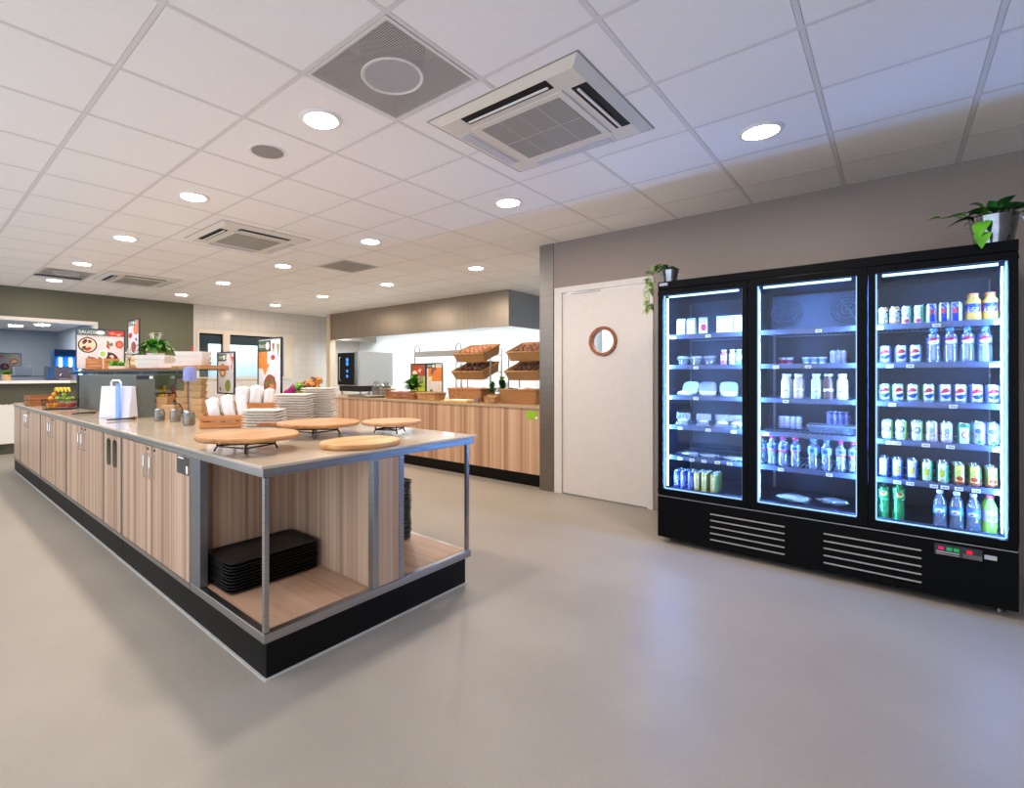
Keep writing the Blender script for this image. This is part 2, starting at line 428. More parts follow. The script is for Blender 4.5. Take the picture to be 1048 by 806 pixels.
# door: casing, leaf, round window
b = MB()
b.box((WX-.012, DY1-.09, 0), (WX+.12, DY1, DZ-.0601)); b.box((WX-.012, DY0, 0), (WX+.12, DY0+.055, DZ-.0601)); b.box((WX-.012, DY0, DZ-.06), (WX+.12, DY1, DZ))
dr = struct(b.build('door_1', WHITEP, smooth=0, bevel=.003))
ly0, ly1 = DY0+.06, DY1-.094; pc = Vector((WX+.012, 2.205, 1.617)); pr_ = .128
b = MB(); n = 40
ring = [(pc.y+pr_*math.cos(2*PI*k/n), pc.z+pr_*math.sin(2*PI*k/n)) for k in range(n)]
def sq(k):
    t = 2*PI*k/n; c_, s_ = math.cos(t), math.sin(t); out_ = []
    tx = ((ly1-pc.y)/c_ if c_ > 0 else (ly0-pc.y)/c_) if abs(c_) > 1e-6 else 9
    tz = ((DZ-.07-pc.z)/s_ if s_ > 0 else (.012-pc.z)/s_) if abs(s_) > 1e-6 else 9
    tt = min(tx, tz); return (pc.y+tt*c_, pc.z+tt*s_)
outer = [sq(k) for k in range(n)]
cs = [(ly1, DZ-.07), (ly0, DZ-.07), (ly0, .012), (ly1, .012)]
for c_ in cs:
    k = min(range(n), key=lambda q: (outer[q][0]-c_[0])**2+(outer[q][1]-c_[1])**2); outer[k] = c_
for xx, fl in ((WX+.006, 1), (WX+.046, -1)):
    vs = [(xx, y, z) for y, z in ring]+[(xx, y, z) for y, z in outer]
    b.add(vs, [(k, (k+1) % n, n+(k+1) % n, n+k) for k in range(n)])
for rr in (ring, outer):
    b.add([(WX+.006, y, z) for y, z in rr]+[(WX+.046, y, z) for y, z in rr], [(k, (k+1) % n, n+(k+1) % n, n+k) for k in range(n)])
leafo = b.build('door_leaf', WHITEP, parent=dr, smooth=0)
b = MB(); pw = []
b.add([], [])
M = Matrix.Translation((WX, pc.y, pc.z)) @ Matrix.Rotation(-PI/2, 4, 'Y')
b.lathe([(pr_-.012, -.05), (pr_-.012, .012), (pr_+.016, .016), (pr_+.022, .008), (pr_+.022, -.004), (pr_-.012, -.05)], n=40, cap=False); b.xform(M)
b.build('porthole_ring', woodgrain('porthole wood', rgb(128,70,40), rgb(158,94,58), rgb(176,112,74)), parent=leafo)
b = MB(); b.lathe([(0, 0), (pr_-.01, 0)], n=40); b.xform(Matrix.Translation((WX+.024, pc.y, pc.z)) @ Matrix.Rotation(-PI/2, 4, 'Y'))
b.build('porthole_glass', GLASS, parent=leafo)
b = MB(); b.box((WX+.004, DY1-.2, DZ-.083), (WX-.006, DY1-.52, DZ-.072)); b.build('door_closer', STEEL, parent=dr, smooth=0)
# room behind the porthole: white wall and a grey one
b = MB(); b.box((6.6, 0.4, 0), (6.7, 2.72, HC+.1)); struct(b.build('wall_store', W_WHITE, smooth=0))
b = MB(); b.box((5.4, .4, 0), (5.45, 2.50, HC)); struct(b.build('trim_5', plain('pale partition', rgb(196,204,210), .5, var=.02), smooth=0))
l = bpy.data.lights.new('store_fill', 'AREA'); l.shape = 'DISK'; l.size = .3; l.energy = 40; l.color = (.95, .97, 1)  # unseen area light added to brighten the room behind the porthole
o = bpy.data.objects.new('store_fill', l); C.objects.link(o); o.location = (5.15, 2.3, 2.6)
# steel clad wall end
b = MB(); b.box((WX-.012, 2.77, 0), (WX+.34, 2.94, HC)); struct(b.build('trim_1', brushed('column steel', (.27, .25, .23, 1), .42), smooth=0, bevel=.004))
b = MB(); b.box((WX+.2, 2.74, 0), (8.35, 2.925, HC+.1)); struct(b.build('wall_kitchen_side', W_WHITE, smooth=0))
b = MB(); b.box((8.2, 2.9, 0), (8.35, FY+.2, HC+.1)); struct(b.build('wall_kitchen_back', W_WHITE, smooth=0))
# far wall: olive part with the serving hatch, white tiled part with the inner window
HX, HZ0, HZ1 = 2.375, 1.13, 2.215
b = MB()
b.box((-4, FY, 0), (4.0, FY+.15, HZ0)); b.box((-4, FY, HZ1), (4.0, FY+.15, HC+.1)); b.box((HX, FY, HZ0), (4.0, FY+.15, HZ1)); b.box((-4, FY, HZ0), (-.2, FY+.15, HZ1))
struct(b.build('wall_far', W_GREEN, smooth=0))
IX0, IX1, IZ0, IZ1 = 4.06, 6.24, 1.16, 2.20
b = MB()
b.box((4.0, FY, 0), (8.35, FY+.15, IZ0)); b.box((4.0, FY, IZ1), (8.35, FY+.15, HC+.1)); b.box((IX1, FY, IZ0), (8.35, FY+.15, IZ1)); b.box((4.0, FY, IZ0), (IX0, FY+.15, IZ1))
struct(b.build('wall_tiled', WTILE, smooth=0))
# hatch frame and counter
b = MB(); b.box((-.2, FY-.02, HZ1-.06), (HX, FY+.16, HZ1)); b.box((HX-.06, FY-.02, HZ0), (HX, FY+.16, HZ1-.0601)); struct(b.build('window_1', WHITEP, smooth=0, bevel=.004))
b = MB(); b.box((-.19, FY-.22, HZ0+.001), (HX-.065, FY+.45, HZ0+.045)); tag(b.build('hatch_counter', PAPER, smooth=0, bevel=.004), 'long white sill running through the opening in the olive wall', 'counter')
# inner window
fr = MB(); T = .07
fr.box((IX0, FY-.02, IZ1-T), (IX1, FY+.12, IZ1)); fr.box((IX0, FY-.02, IZ0), (IX1, FY+.12, IZ0+.06)); fr.box((IX0, FY-.02, IZ0+.06), (IX0+.05, FY+.12, IZ1-T))
fr.box((4.60, FY-.02, IZ0+.06), (4.74, FY+.12, IZ1-T)); fr.box((IX1-.24, FY-.02, IZ0+.06), (IX1, FY+.12, IZ1-T))
w2 = struct(fr.build('window_2', plain('cream window frame', rgb(222,212,198), .5, var=.02), smooth=0, bevel=.004))
b = MB(); b.box((IX0+.05, FY+.05, IZ0+.06), (4.60, FY+.056, IZ1-T)); b.box((4.74, FY+.05, IZ0+.06), (IX1-.24, FY+.056, IZ1-T)); b.build('window_pane', GLASS, parent=w2, smooth=0)
b = MB()
for x0, x1 in ((4.11, 4.6), (4.74, 6.0)):
    b.box((x1-.03, FY+.03, IZ0+.06), (x1, FY+.045, IZ1-T)); b.box((x0, FY+.03, IZ1-T-.03), (x1-.03, FY+.045, IZ1-T))
b.build('window_seal', BLACKP, parent=w2, smooth=0)
b = MB(); b.box((-4, FY-.015, 0), (8.3, FY, .09)); struct(b.build('baseboard_far', plain('grey skirting', rgb(84,84,74), .5), smooth=0))
# rooms behind the far wall
b = MB(); b.box((-4, 17.9, 0), (3.05, 18.05, 2.9)); b.box((3.05, FY+.15, 0), (3.2, 18.05, 2.9)); struct(b.build('wall_back_room', W_GREYB, smooth=0))
b = MB(); b.box((-4, FY+.15, 2.5), (3.05, 18, 2.56)); struct(b.build('ceiling_back_room', WHITEP, smooth=0))
b = MB(); b.box((3.2, 13.6, 0), (8.3, 13.75, 2.9)); struct(b.build('wall_side_room', plain('pale blue wall', rgb(206,224,230), .5, var=.02), smooth=0))
b = MB(); b.box((3.2, 12.3, 2.02), (8.3, 12.45, 2.9)); b.box((3.2, FY+.15, 2.6), (8.3, 13.6, 2.66)); struct(b.build('trim_2', plain('dark grey bulkhead', rgb(128,138,142), .5), smooth=0))
b = MB(); b.box((3.9, 12.0, 0), (4.85, 12.2, 2.55)); b.box((6.55, 12.0, 0), (6.9, 12.2, 2.02)); struct(b.build('trim_3', plain('slate partition', rgb(126,138,148), .5), smooth=0))
# radiator under the hatch
t = thing('radiator', 'white panel radiator under the hatch, left of the island', 'radiator', (.3, FY-.07, .17))
b = MB(); b.box((-.95, -.05, 0), (.95, .03, .62)); b.build('radiator_panel', WHITEG, t, bevel=.01)
b = MB()
for k in range(30): b.box((-.92+k*.062, -.052, .6), (-.88+k*.062, .025, .628))
b.build('radiator_grille', WHITEG, t, smooth=0)
for s in (-.7, .7):
    b = MB(); b.cyl((s, -.01, -.17), (s, -.01, .01), .012); b.build('radiator_pipe', WHITEG, t)

# ------------------------------------------------------------------ ceiling fixtures
def downlight_mesh():
    t = thing('downlight', '', 'ceiling light', (0,0,0), 0, 'round downlights in the ceiling')
    b = MB(); b.lathe([(.088, -.004), (.092, -.012), (.112, -.010), (.118, -.004), (.118, .004)], n=32, cap=False); b.build('trim_ring', WHITEG, t)
    b = MB(); b.lathe([(0, -.0085), (.092, -.0085)], n=32); b.build('diffuser', LAMP, t)
    return t
DL = [((1.576, 2.386), 'beside the perforated diffuser, above the wooden boards'), ((1.576, 4.186), 'second in the island row, beyond the ceiling speaker'),
      ((1.576, 5.986), 'third in the island row, above the grey divider'), ((1.576, 7.786), 'fourth in the island row, before the far diffuser'), ((1.576, 9.5), 'last in the island row, nearest the olive wall'),
      ((3.376, .586), 'nearest the black fridge'), ((3.376, 2.386), 'between the large cassette unit and the white door'), ((3.376, 4.186), 'past the middle cassette unit in the middle row'),
      ((3.376, 5.986), 'in the middle row, fourth from the fridge'), ((3.376, 7.786), 'in the middle row, fifth from the fridge'), ((3.376, 9.5), 'at the far end of the middle row'),
      ((5.176, 4.186), 'above the serving counter, nearest the steel column'), ((5.176, 5.986), 'above the serving counter, second from the column'), ((5.176, 7.786), 'above the serving counter, third from the column'), ((5.176, 9.5), 'above the far end of the serving counter')]
d0 = downlight_mesh()
for i, ((x, y), w) in enumerate(DL):
    o = d0 if i == 0 else dup(d0, (x, y, HC))
    o.location = (x, y, HC); o['label'] = 'lit round downlight ' + w
# unseen lamps added for light, keeping the downlight spacing left of view
for x, y in ((-.224, .586), (-.224, 2.386), (-.224, 4.186), (-.224, 5.986), (-.224, 7.786), (-2.0, 4.186)):
    l = bpy.data.lights.new('unseen_downlight', 'AREA'); l.shape = 'DISK'; l.size = .18; l.energy = 9.5; l.color = (1, .83, .66)
    o = bpy.data.objects.new('unseen_downlight', l); C.objects.link(o); o.location = (x, y, HC-.02)
# perforated diffusers
def diffuser(x, y, label, drum=True):
    t = thing('ceiling_diffuser', label, 'air vent', (x, y, HC), 0, 'perforated ceiling diffusers')
    b = MB(); b.box((-.288, -.288, -.006), (.288, .288, -.003)); b.build('perforated_plate', PERF, t, smooth=0)
    b = MB()
    for s in (-1, 1): b.box((s*.272, -.288, -.008), (s*.288, .288, .006)); b.box((-.272, s*.272, -.008), (.272, s*.288, .006))
    b.build('frame', TBAR, t, smooth=0)
    b = MB(); b.box((-.285, -.285, .22), (.285, .285, .225))
    for s in (-1, 1): b.box((s*.28, -.285, .0), (s*.285, .285, .22)); b.box((-.285, s*.28, 0), (.285, s*.285, .22))
    b.build('plenum_box', plain('galvanised box', rgb(196,190,184), .6), t, smooth=0)
    if drum:
        b = MB(); b.lathe([(.0, .0), (.135, 0), (.138, .004), (.158, .12), (.158, .22)], n=36); b.build('duct_collar', plain('dark duct', rgb(70,70,76), .5), t)
        b = MB(); b.lathe([(.132, -.007), (.146, -.011), (.15, -.007), (.146, -.003), (.132, -.003)], n=36, cap=False); b.build('collar_ring', TBAR, t)
        b = MB(); b.lathe([(.0, -.0065), (.134, -.0065)], n=36); b.build('round_damper', plain('damper grey', rgb(172,172,174), .5), t)
    return t
diffuser(1.576, 1.786, 'large grey perforated ceiling diffuser with a round damper, beside the large cassette unit')
diffuser(3.976, 5.386, 'square brownish perforated ceiling panel beyond the middle cassette unit', False)
diffuser(1.576, 8.686, 'grey perforated ceiling diffuser far off, near the olive wall')
# ceiling speaker
t = thing('ceiling_speaker', 'round grey ceiling speaker between the first two downlights over the island', 'speaker', (1.576, 2.986, HC))
b = MB(); b.lathe([(.098, -.006), (.112, -.008), (.118, -.002), (.118, .003)], n=32, cap=False); b.build('trim_ring', WHITEG, t)
b = MB(); b.lathe([(.1, -.003), (.1, -.006), (.09, -.0075)], n=32); b.build('speaker_grille', plain('speaker mesh', rgb(150,146,142), .6, nscale=400, var=.25), t)
# air conditioning cassettes
AC = plain('ac plastic', rgb(226,220,208), .4, var=.01)
def cassette(x, y, label):
    t = thing('ceiling_cassette', label, 'air conditioner', (x, y, HC), 0, 'air conditioning cassettes in the ceiling')
    h = .463; b = MB(); b.frustum((0,0,-.032), (h-.055, h-.055), (0,0,-.004), (h, h)); b.build('panel', AC, t, smooth=0, bevel=.006)
    b = MB(); b.box((-.285, -.285, -.04), (.285, .285, -.0325)); b.build('grille_frame', AC, t, smooth=0, bevel=.004)
    gm, nt, out = newmat('cassette grille'); bb = pbsdf(nt, out, None, .5)
    sep = nt.nodes.new('ShaderNodeSeparateXYZ'); nt.links.new(objco(nt), sep.inputs[0])
    s = mathn(nt, 'ABSOLUTE', mathn(nt, 'SINE', mathn(nt, 'MULTIPLY', sep.outputs[0], 260)))
    s2 = mathn(nt, 'ABSOLUTE', mathn(nt, 'SINE', mathn(nt, 'MULTIPLY', sep.outputs[1], 200)))
    nt.links.new(ramp(nt, mathn(nt, 'MULTIPLY', s, s2), [(.15, rgb(170,166,158)), (.5, rgb(134,131,126))]), bb.inputs['Base Color'])
    b = MB(); b.box((-.245, -.245, -.043), (.245, .245, -.0405)); b.build('air_grille', gm, t, smooth=0)
    b = MB()
    for k in (-1, 0, 1): b.box((-.245, k*.12-.003, -.0445), (.245, k*.12+.003, -.043))
    b.box((-.003, -.245, -.0445), (.003, .245, -.043)); b.build('grille_rib', plain('grille rib', rgb(190,186,178), .5), t, smooth=0)
    for ang, opn in ((0, 1), (90, 1), (180, 0), (270, 0)):   # 0 -> side at -X
        Mx = Matrix.Rotation(R(ang), 4, 'Z')
        b = MB(); b.box((-.405, -.265, -.0345), (-.325, .265, -.0318)); b.xform(Mx)
        o = b.build('air_slot', BLACKP if opn else AC, t, smooth=0)
        b = MB()
        if opn: b.box((-.362, -.25, -.044), (-.346, .25, -.036))
        else: b.box((-.398, -.25, -.041), (-.337, .25, -.0348))
        b.xform(Mx); b.build('louver', plain('louver', rgb(236,234,228), .3) if opn else plain('flap', rgb(196,198,206), .4), o, smooth=0, bevel=.004)
    b = MB(); b.frustum((0,0,-.006), (h+.003, h+.003), (0,0,-.001), (h+.004, h+.004)); b.build('edge_shadow', plain('edge shadow', rgb(150,146,142), .7), t, smooth=0)  # grey rim paints the shade around the cassette edge
    return t
cassette(2.455, 1.50, 'large ceiling air conditioning cassette nearest the viewer, above the walkway')
cassette(2.455, 5.07, 'middle ceiling air conditioning cassette, over the island beyond the ceiling speaker')
cassette(2.40, 8.48, 'farthest ceiling air conditioning cassette, near the olive wall')
# ================================================================== drinks fridge
XF = 3.90; FY0, FY1 = -.48, 1.359
fr = thing('drinks_fridge', 'black three door glass drinks fridge against the taupe wall', 'fridge', (XF, .44, 0))
def FB(): return MB()
def fbuild(b, name, mat, parent=fr, **k):
    b.v = [(x-XF, y-.44, z) for x, y, z in b.v]; return b.build(name, mat, parent, **k)
XB = 4.66
for nm, p, q in (('side_panel', (XF+.05, FY0, .36), (XB, FY0+.03, 1.929)), ('side_panel', (XF+.05, FY1-.03, .36), (XB, FY1, 1.929)), ('back_panel', (XB-.03, FY0+.031, .36), (XB, FY1-.031, 1.929)), ('header', (XF+.005, FY0, 1.93), (XB, FY1, 1.99))):
    b = FB(); b.box(p, q); fbuild(b, nm, FRIDGEB, smooth=0, bevel=.004)
b = FB(); b.box((XF, FY0, .042), (XB, FY1, .358)); fbuild(b, 'base', FRIDGEB, smooth=0, bevel=.004)
for nm, p, q in (('inner_floor', (XF+.055, FY0+.031, .361), (XB-.031, FY1-.031, .392)), ('inner_back', (XB-.045, FY0+.031, .393), (XB-.031, FY1-.031, 1.929)), ('inner_roof', (XF+.055, FY0+.031, 1.9), (XB-.046, FY1-.031, 1.929)),
    ('inner_side', (XF+.09, FY0+.031, .393), (XB-.046, FY0+.036, 1.899)), ('inner_side', (XF+.09, FY1-.036, .393), (XB-.046, FY1-.031, 1.899)),
    ('divider', (XF+.1, .749, .393), (XB-.046, .761, 1.899)), ('divider', (XF+.1, .117, .393), (XB-.046, .129, 1.899))):
    b = FB(); b.box(p, q); fbuild(b, nm, FRIDGEIN, smooth=0)
for y in (FY0+.06, FY1-.06):
    for x in (XF+.09, XB-.06):
        b = FB(); b.lathe([(.018, 0), (.018, .012), (.01, .013), (.01, .041)], (x, y, 0), n=12); fbuild(b, 'foot', STEEL)
# thin seam line over the base
b = FB(); b.box((XF-.002, FY0+.002, .352), (XF+.003, FY1-.002, .357)); fbuild(b, 'trim_strip', STEEL, smooth=0)
# ventilation slots
for y0, y1 in ((.542, .989), (-.111, .336)):
    b = FB()
    for k in range(5): b.box((XF-.004, y0, .093+k*.0455), (XF-.0005, y1, .101+k*.0455))
    fbuild(b, 'vent_grille', plain('bright slot edge', rgb(186,182,174), .35, .6), smooth=0)
b = FB(); b.box((XF-.012, -.350, .276), (XF-.0005, -.163, .337)); cp = fbuild(b, 'control_panel', plain('control panel', rgb(44,46,52), .3), smooth=0, bevel=.003)
b = FB(); b.box((XF-.0145, -.262, .292), (XF-.0125, -.17, .298)); b.box((XF-.0145, -.262, .282), (XF-.0125, -.17, .285)); fbuild(b, 'panel_line', GREYL, cp, smooth=0)
for y, n_, c in ((-.19, 'red_indicator', (.5, .02, .12, 1)), (-.222, 'green_indicator', (.02, .28, .08, 1)), (-.25, 'green_indicator', (.02, .28, .08, 1)), (-.300, 'red_switch', (.9, .01, .03, 1))):
    b = FB(); b.box((XF-.0145, y-.011, .306), (XF-.0125, y+.011, .324)); fbuild(b, n_, emit(n_, c, 1.2), cp, smooth=0, bevel=.002)
b = FB(); b.box((XF-.0135, -.348, .280), (XF-.0122, -.275, .303)); fbuild(b, 'display_cover', plain('grey display cover', rgb(96,96,98), .4), cp, smooth=0)
b = FB(); b.box((XF-.004, -.402, .292), (XF-.0005, -.356, .315)); fbuild(b, 'rating_label', plain('silver label', rgb(196,198,204), .4, .3), smooth=0)
b = FB(); b.box((XF-.0035, 1.285, 1.957), (XF+.004, 1.345, 1.978)); fbuild(b, 'badge', plain('badge', rgb(150,158,174), .35, .3), smooth=0)
# three doors
DOORS = [(.757, 1.357, .790, 1.321), (.125, .753, .174, .701), (-.478, .121, -.442, .088)]
for k, (y0, y1, g0, g1) in enumerate(DOORS):
    b = FB()
    b.box((XF, y0, .362), (XF+.045, y1, .407)); b.box((XF, y0, 1.888), (XF+.045, y1, 1.928)); b.box((XF, y0, .407), (XF+.045, g0, 1.888)); b.box((XF, g1, .407), (XF+.045, y1, 1.888))
    d = fbuild(b, 'door', FRIDGEB, smooth=0, bevel=.003)
    b = FB(); b.box((XF+.018, g0, .407), (XF+.024, g1, 1.888)); fbuild(b, 'glass_pane', GLASS, d, smooth=0)
    b = FB()
    for ya, yb in ((g0, g0+.006), (g1-.006, g1)): b.box((XF+.030, ya, .412), (XF+.046, yb, 1.884))
    b.box((XF+.030, g0+.006, .407), (XF+.046, g1-.006, .412))
    fbuild(b, 'edge_glow', emit('edge glow', (.30, .55, 1, 1), 1.6), d, smooth=0)  # glowing lines stand in for led light along the glass edge
    # lamps of the door bay: bar under the header, strip up each side
    b = FB(); b.box((XF+.05, g0+.03, 1.868), (XF+.06, g1-.03, 1.882)); fbuild(b, 'top_light', LEDT, smooth=0)
    for yy in (g0+.012 if k == 2 else g0-.012, g1-.018 if k == 0 else g1+.006):
        b = FB(); b.box((XF+.062, yy, .43), (XF+.07, yy+.006, 1.86)); fbuild(b, 'side_light', LED, smooth=0)
    # shelf uprights on the back and near the front
    for yy in (g0-.012, g1-.002):
        for xx in (XF+.108, XB-.065):
            b = FB(); b.box((xx, yy, .40), (xx+.014, yy+.014, 1.88)); fbuild(b, 'upright', plain('shelf upright', rgb(150,156,166), .35, .6), smooth=0)
SH = [1.585, 1.352, 1.12, .89, .657]      # top faces of the shelf fronts
RAIL = plain('clear price rail', rgb(84,96,130), .2, .1)
WIRE = plain('coated wire', rgb(150,160,178), .35, .5)
TAGS = plain('price tag', rgb(246,246,250), .6)
for k, (y0, y1, g0, g1) in enumerate(DOORS):
    a, c = g0-.015, g1+.015
    for j, z in enumerate(SH):
        b = FB()
        n = 22
        b.tube([(XF+.115, a, z-.012), (XF+.115, c, z-.012)], .004, 6); b.tube([(XB-.07, a, z-.012), (XB-.07, c, z-.012)], .004, 6); b.tube([(XF+.36, a, z-.012), (XF+.36, c, z-.012)], .004, 6)
        for q in range(n): yy = a+.01+(c-a-.02)*q/(n-1); b.tube([(XF+.105, yy, z-.006), (XB-.07, yy, z-.006)], .0022, 5)
        s = fbuild(b, 'shelf', WIRE)
        b = FB(); b.box((XF+.095, a, z-.030), (XF+.1, c, z+.002)); b.box((XF+.1, a, z-.030), (XF+.106, c, z-.026)); fbuild(b, 'price_rail', RAIL, s, smooth=0)
        tg = {0: [(.12, .55), (.62,), (.06, .5, .93)], 1: [(.4,), (.2, .52), (.14, .3, .9)], 2: [(.06, .4), (.3,), (.16, .62)], 3: [(.2, .55, .85), (.1,), (.14, .2, .42, .6, .92)], 4: [(.2, .35, .5, .66, .8), (.25, .72), (.2, .3, .48, .56, .66, .78, .93)]}[j][k]
        for f in tg:
            yy = c-(c-a)*f; b = FB(); b.box((XF+.0925, yy-.017, z-.03), (XF+.0945, yy+.017, z-.010))
            for q in range(4): b.box((XF+.0915, yy-.012+q*.006, z-.024), (XF+.0925, yy-.0085+q*.006, z-.016), BLACKP if q != 3 else BLACKP)
            b.mats = [TAGS, BLACKP]; b.m = [0]*6+[1]*24
            fbuild(b, 'price_tag', None, s, smooth=0)
    b = FB(); b.box((XF+.1, a, .394), (XF+.104, c, .412)); fbuild(b, 'floor_rail', RAIL, smooth=0)
# evaporator cover with two fans behind the middle bay
b = FB(); b.box((XB-.10, .15, 1.60), (XB-.046, .72, 1.885)); ev = fbuild(b, 'evaporator_cover', plain('evaporator cover', rgb(96,108,138), .4, .2), smooth=0, bevel=.006)
for y in (.25, .62):
    b = FB()
    for r_ in (.03, .055, .08, .1): b.tube([(XB-.104, y+r_*math.cos(2*PI*q/28), 1.75+r_*math.sin(2*PI*q/28)) for q in range(28)], .003, 5, closed=True)
    for q in range(3):
        t_ = PI*q/3; b.tube([(XB-.104, y-.1*math.cos(t_), 1.75-.1*math.sin(t_)), (XB-.104, y+.1*math.cos(t_), 1.75+.1*math.sin(t_))], .003, 5)
    fbuild(b, 'fan_guard', WIRE, ev)

# ------------------------------------------------------------------ cans and bottles
LID = plain('can end', rgb(200,204,210), .25, .9)
def make_can(r, h, mat, name='drink_can'):
    t = thing(name, '', 'can')
    b = MB(); b.lathe([(r*.72, 0), (r*.86, .003), (r, .010), (r, h-.014), (r*.88, h-.004), (r*.86, h-.0035)], n=18, cap=True); b.build('can_body', mat, t)
    b = MB(); b.lathe([(r*.90, h-.0036), (r*.90, h), (r*.82, h), (r*.80, h-.003), (0, h-.003)], n=18); b.tube([(-.006, 0, h-.0005), (.004, 0, h-.0005)], .003, 6); b.build('can_lid', LID, t)
    return t
def make_bottle(r, h, body, capm, labelm, lz=(.45, .68), capr=.014, name='drink_bottle', squat=False):
    t = thing(name, '', 'bottle')
    sh = h*(.70 if not squat else .74)
    prof = [(r*.8, 0), (r*.97, .006), (r, .02), (r*.97, h*.3), (r*.93, lz[0]*h), (r*.93, lz[1]*h), (r, lz[1]*h+.008), (r*.93, sh), (r*.62, h*.83), (capr*.95, h*.89), (capr*.95, h*.93)]
    b = MB(); b.lathe(prof, n=18); b.build('bottle_body', body, t)
    b = MB(); b.lathe([(capr, h*.915), (capr*1.05, h*.925), (capr*1.05, h*.99), (capr*.9, h)], n=16); b.build('bottle_cap', capm, t)
    b = MB(); b.lathe([(r*.955, lz[0]*h), (r*.955, lz[1]*h)], n=18, cap=False); b.build('bottle_label', labelm, t)
    return t
wht = rgb(240,240,244)
def pepsi(name, base):
    return canprint(name, base, [('side', (-.0195, .0195), wht), ('disc', (0, .052, .022, .03, .0585, .2), rgb(206,28,52)), ('disc', (0, .052, .022, .03, -.1, .0465), rgb(24,64,168)), ('band', (.0, .012), rgb(120,130,160))], .3, .3)
CM = {
 'wo': canprint('can print white and orange', wht, [('band', (.092, .2), rgb(226,150,50)), ('band', (0, .014), rgb(206,140,60)), ('scrawl', (.03, .085), rgb(36,60,90)), ('disc', (-.004, .022, .012, .012, -1, 1), rgb(230,180,110))]),
 'wg': canprint('can print white and green', wht, [('side', (-.03, -.012), rgb(30,140,84)), ('scrawl', (.035, .09), rgb(30,84,70)), ('disc', (0, .018, .013, .012, -1, 1), rgb(214,60,110))]),
 'bl': canprint('can print blue and silver', rgb(20,60,190), [('side', (.012, .03), rgb(214,220,232)), ('side', (-.03, -.014), rgb(214,220,232)), ('disc', (0, .062, .012, .014, -1, 1), rgb(214,60,70)), ('scrawl', (.075, .1), rgb(220,224,236))], .25, .5),
 'co': pepsi('can print cola', rgb(110,130,190)),
 'cl': pepsi('can print lime cola', rgb(130,180,110)),
 'wl': canprint('can print white and lime', wht, [('side', (-.03, -.016), rgb(150,196,50)), ('disc', (0, .062, .017, .02, -1, 1), rgb(84,116,150)), ('disc', (0, .062, .012, .014, -1, 1), wht), ('scrawl', (.05, .075), rgb(40,70,110)), ('band', (.102, .2), rgb(170,200,110))]),
 'wp': canprint('can print white and pink', wht, [('side', (-.03, -.012), rgb(226,196,206)), ('disc', (0, .066, .013, .016, -1, 1), rgb(150,184,226)), ('scrawl', (.03, .055), rgb(206,110,130)), ('band', (0, .014), rgb(226,160,170))]),
 'gr': canprint('can print green and white', rgb(30,150,92), [('side', (-.018, .018), rgb(232,238,232)), ('disc', (-.004, .05, .016, .02, -1, 1), rgb(196,36,60)), ('disc', (-.004, .05, .011, .014, -1, 1), rgb(236,240,236)), ('band', (.09, .2), rgb(30,150,92))]),
 'lv': canprint('can print lavender', rgb(196,196,226), [('disc', (0, .075, .014, .014, -1, 1), rgb(90,100,190)), ('scrawl', (.035, .06), rgb(130,120,180)), ('disc', (-.006, .016, .008, .008, -1, 1), rgb(40,180,100)), ('band', (.112, .2), rgb(160,164,200))]),
 'tb': canprint('can print blue tea', rgb(70,110,206), [('side', (-.016, .016), rgb(240,236,200)), ('disc', (0, .05, .013, .02, -1, 1), rgb(224,206,70)), ('scrawl', (.06, .085), rgb(80,90,120)), ('band', (0, .014), rgb(60,100,190))]),
 'tg': canprint('can print green tea', rgb(50,160,110), [('side', (-.016, .016), rgb(240,240,196)), ('disc', (0, .05, .013, .02, -1, 1), rgb(214,206,60)), ('scrawl', (.06, .085), rgb(70,120,80))]),
 'tr': canprint('can print peach tea', rgb(120,116,72), [('side', (-.018, .018), rgb(232,220,96)), ('disc', (0, .034, .015, .013, -1, 1), rgb(220,70,60)), ('scrawl', (.05, .08), rgb(80,130,60)), ('band', (.0, .016), rgb(200,80,60))]),
 'pu': canprint('can print violet', rgb(70,80,160), [('scrawl', (.03, .11), rgb(206,200,236)), ('side', (.008, .03), rgb(150,140,206))]),
 'ye': canprint('can print yellow', rgb(216,184,72), [('scrawl', (.03, .12), rgb(250,244,214)), ('side', (-.03, -.014), rgb(120,130,70))]),
 'wb': canprint('can print white shake', rgb(232,228,240), [('scrawl', (.02, .08), rgb(170,110,150)), ('band', (.0, .02), rgb(200,190,220))]),
}
WAT = glassy('clear drink plastic', (.86, .92, 1, 1), .35, .16, rgb(190,208,236), .06)
PINKC = plain('pink cap', rgb(224,30,110), .4); BLUEC = plain('blue cap', rgb(80,140,220), .4); WHC = plain('white cap', rgb(230,238,246), .4)
ORC = plain('orange cap', rgb(236,120,60), .4)
COLA = plain('dark cola', rgb(36,26,34), .15)
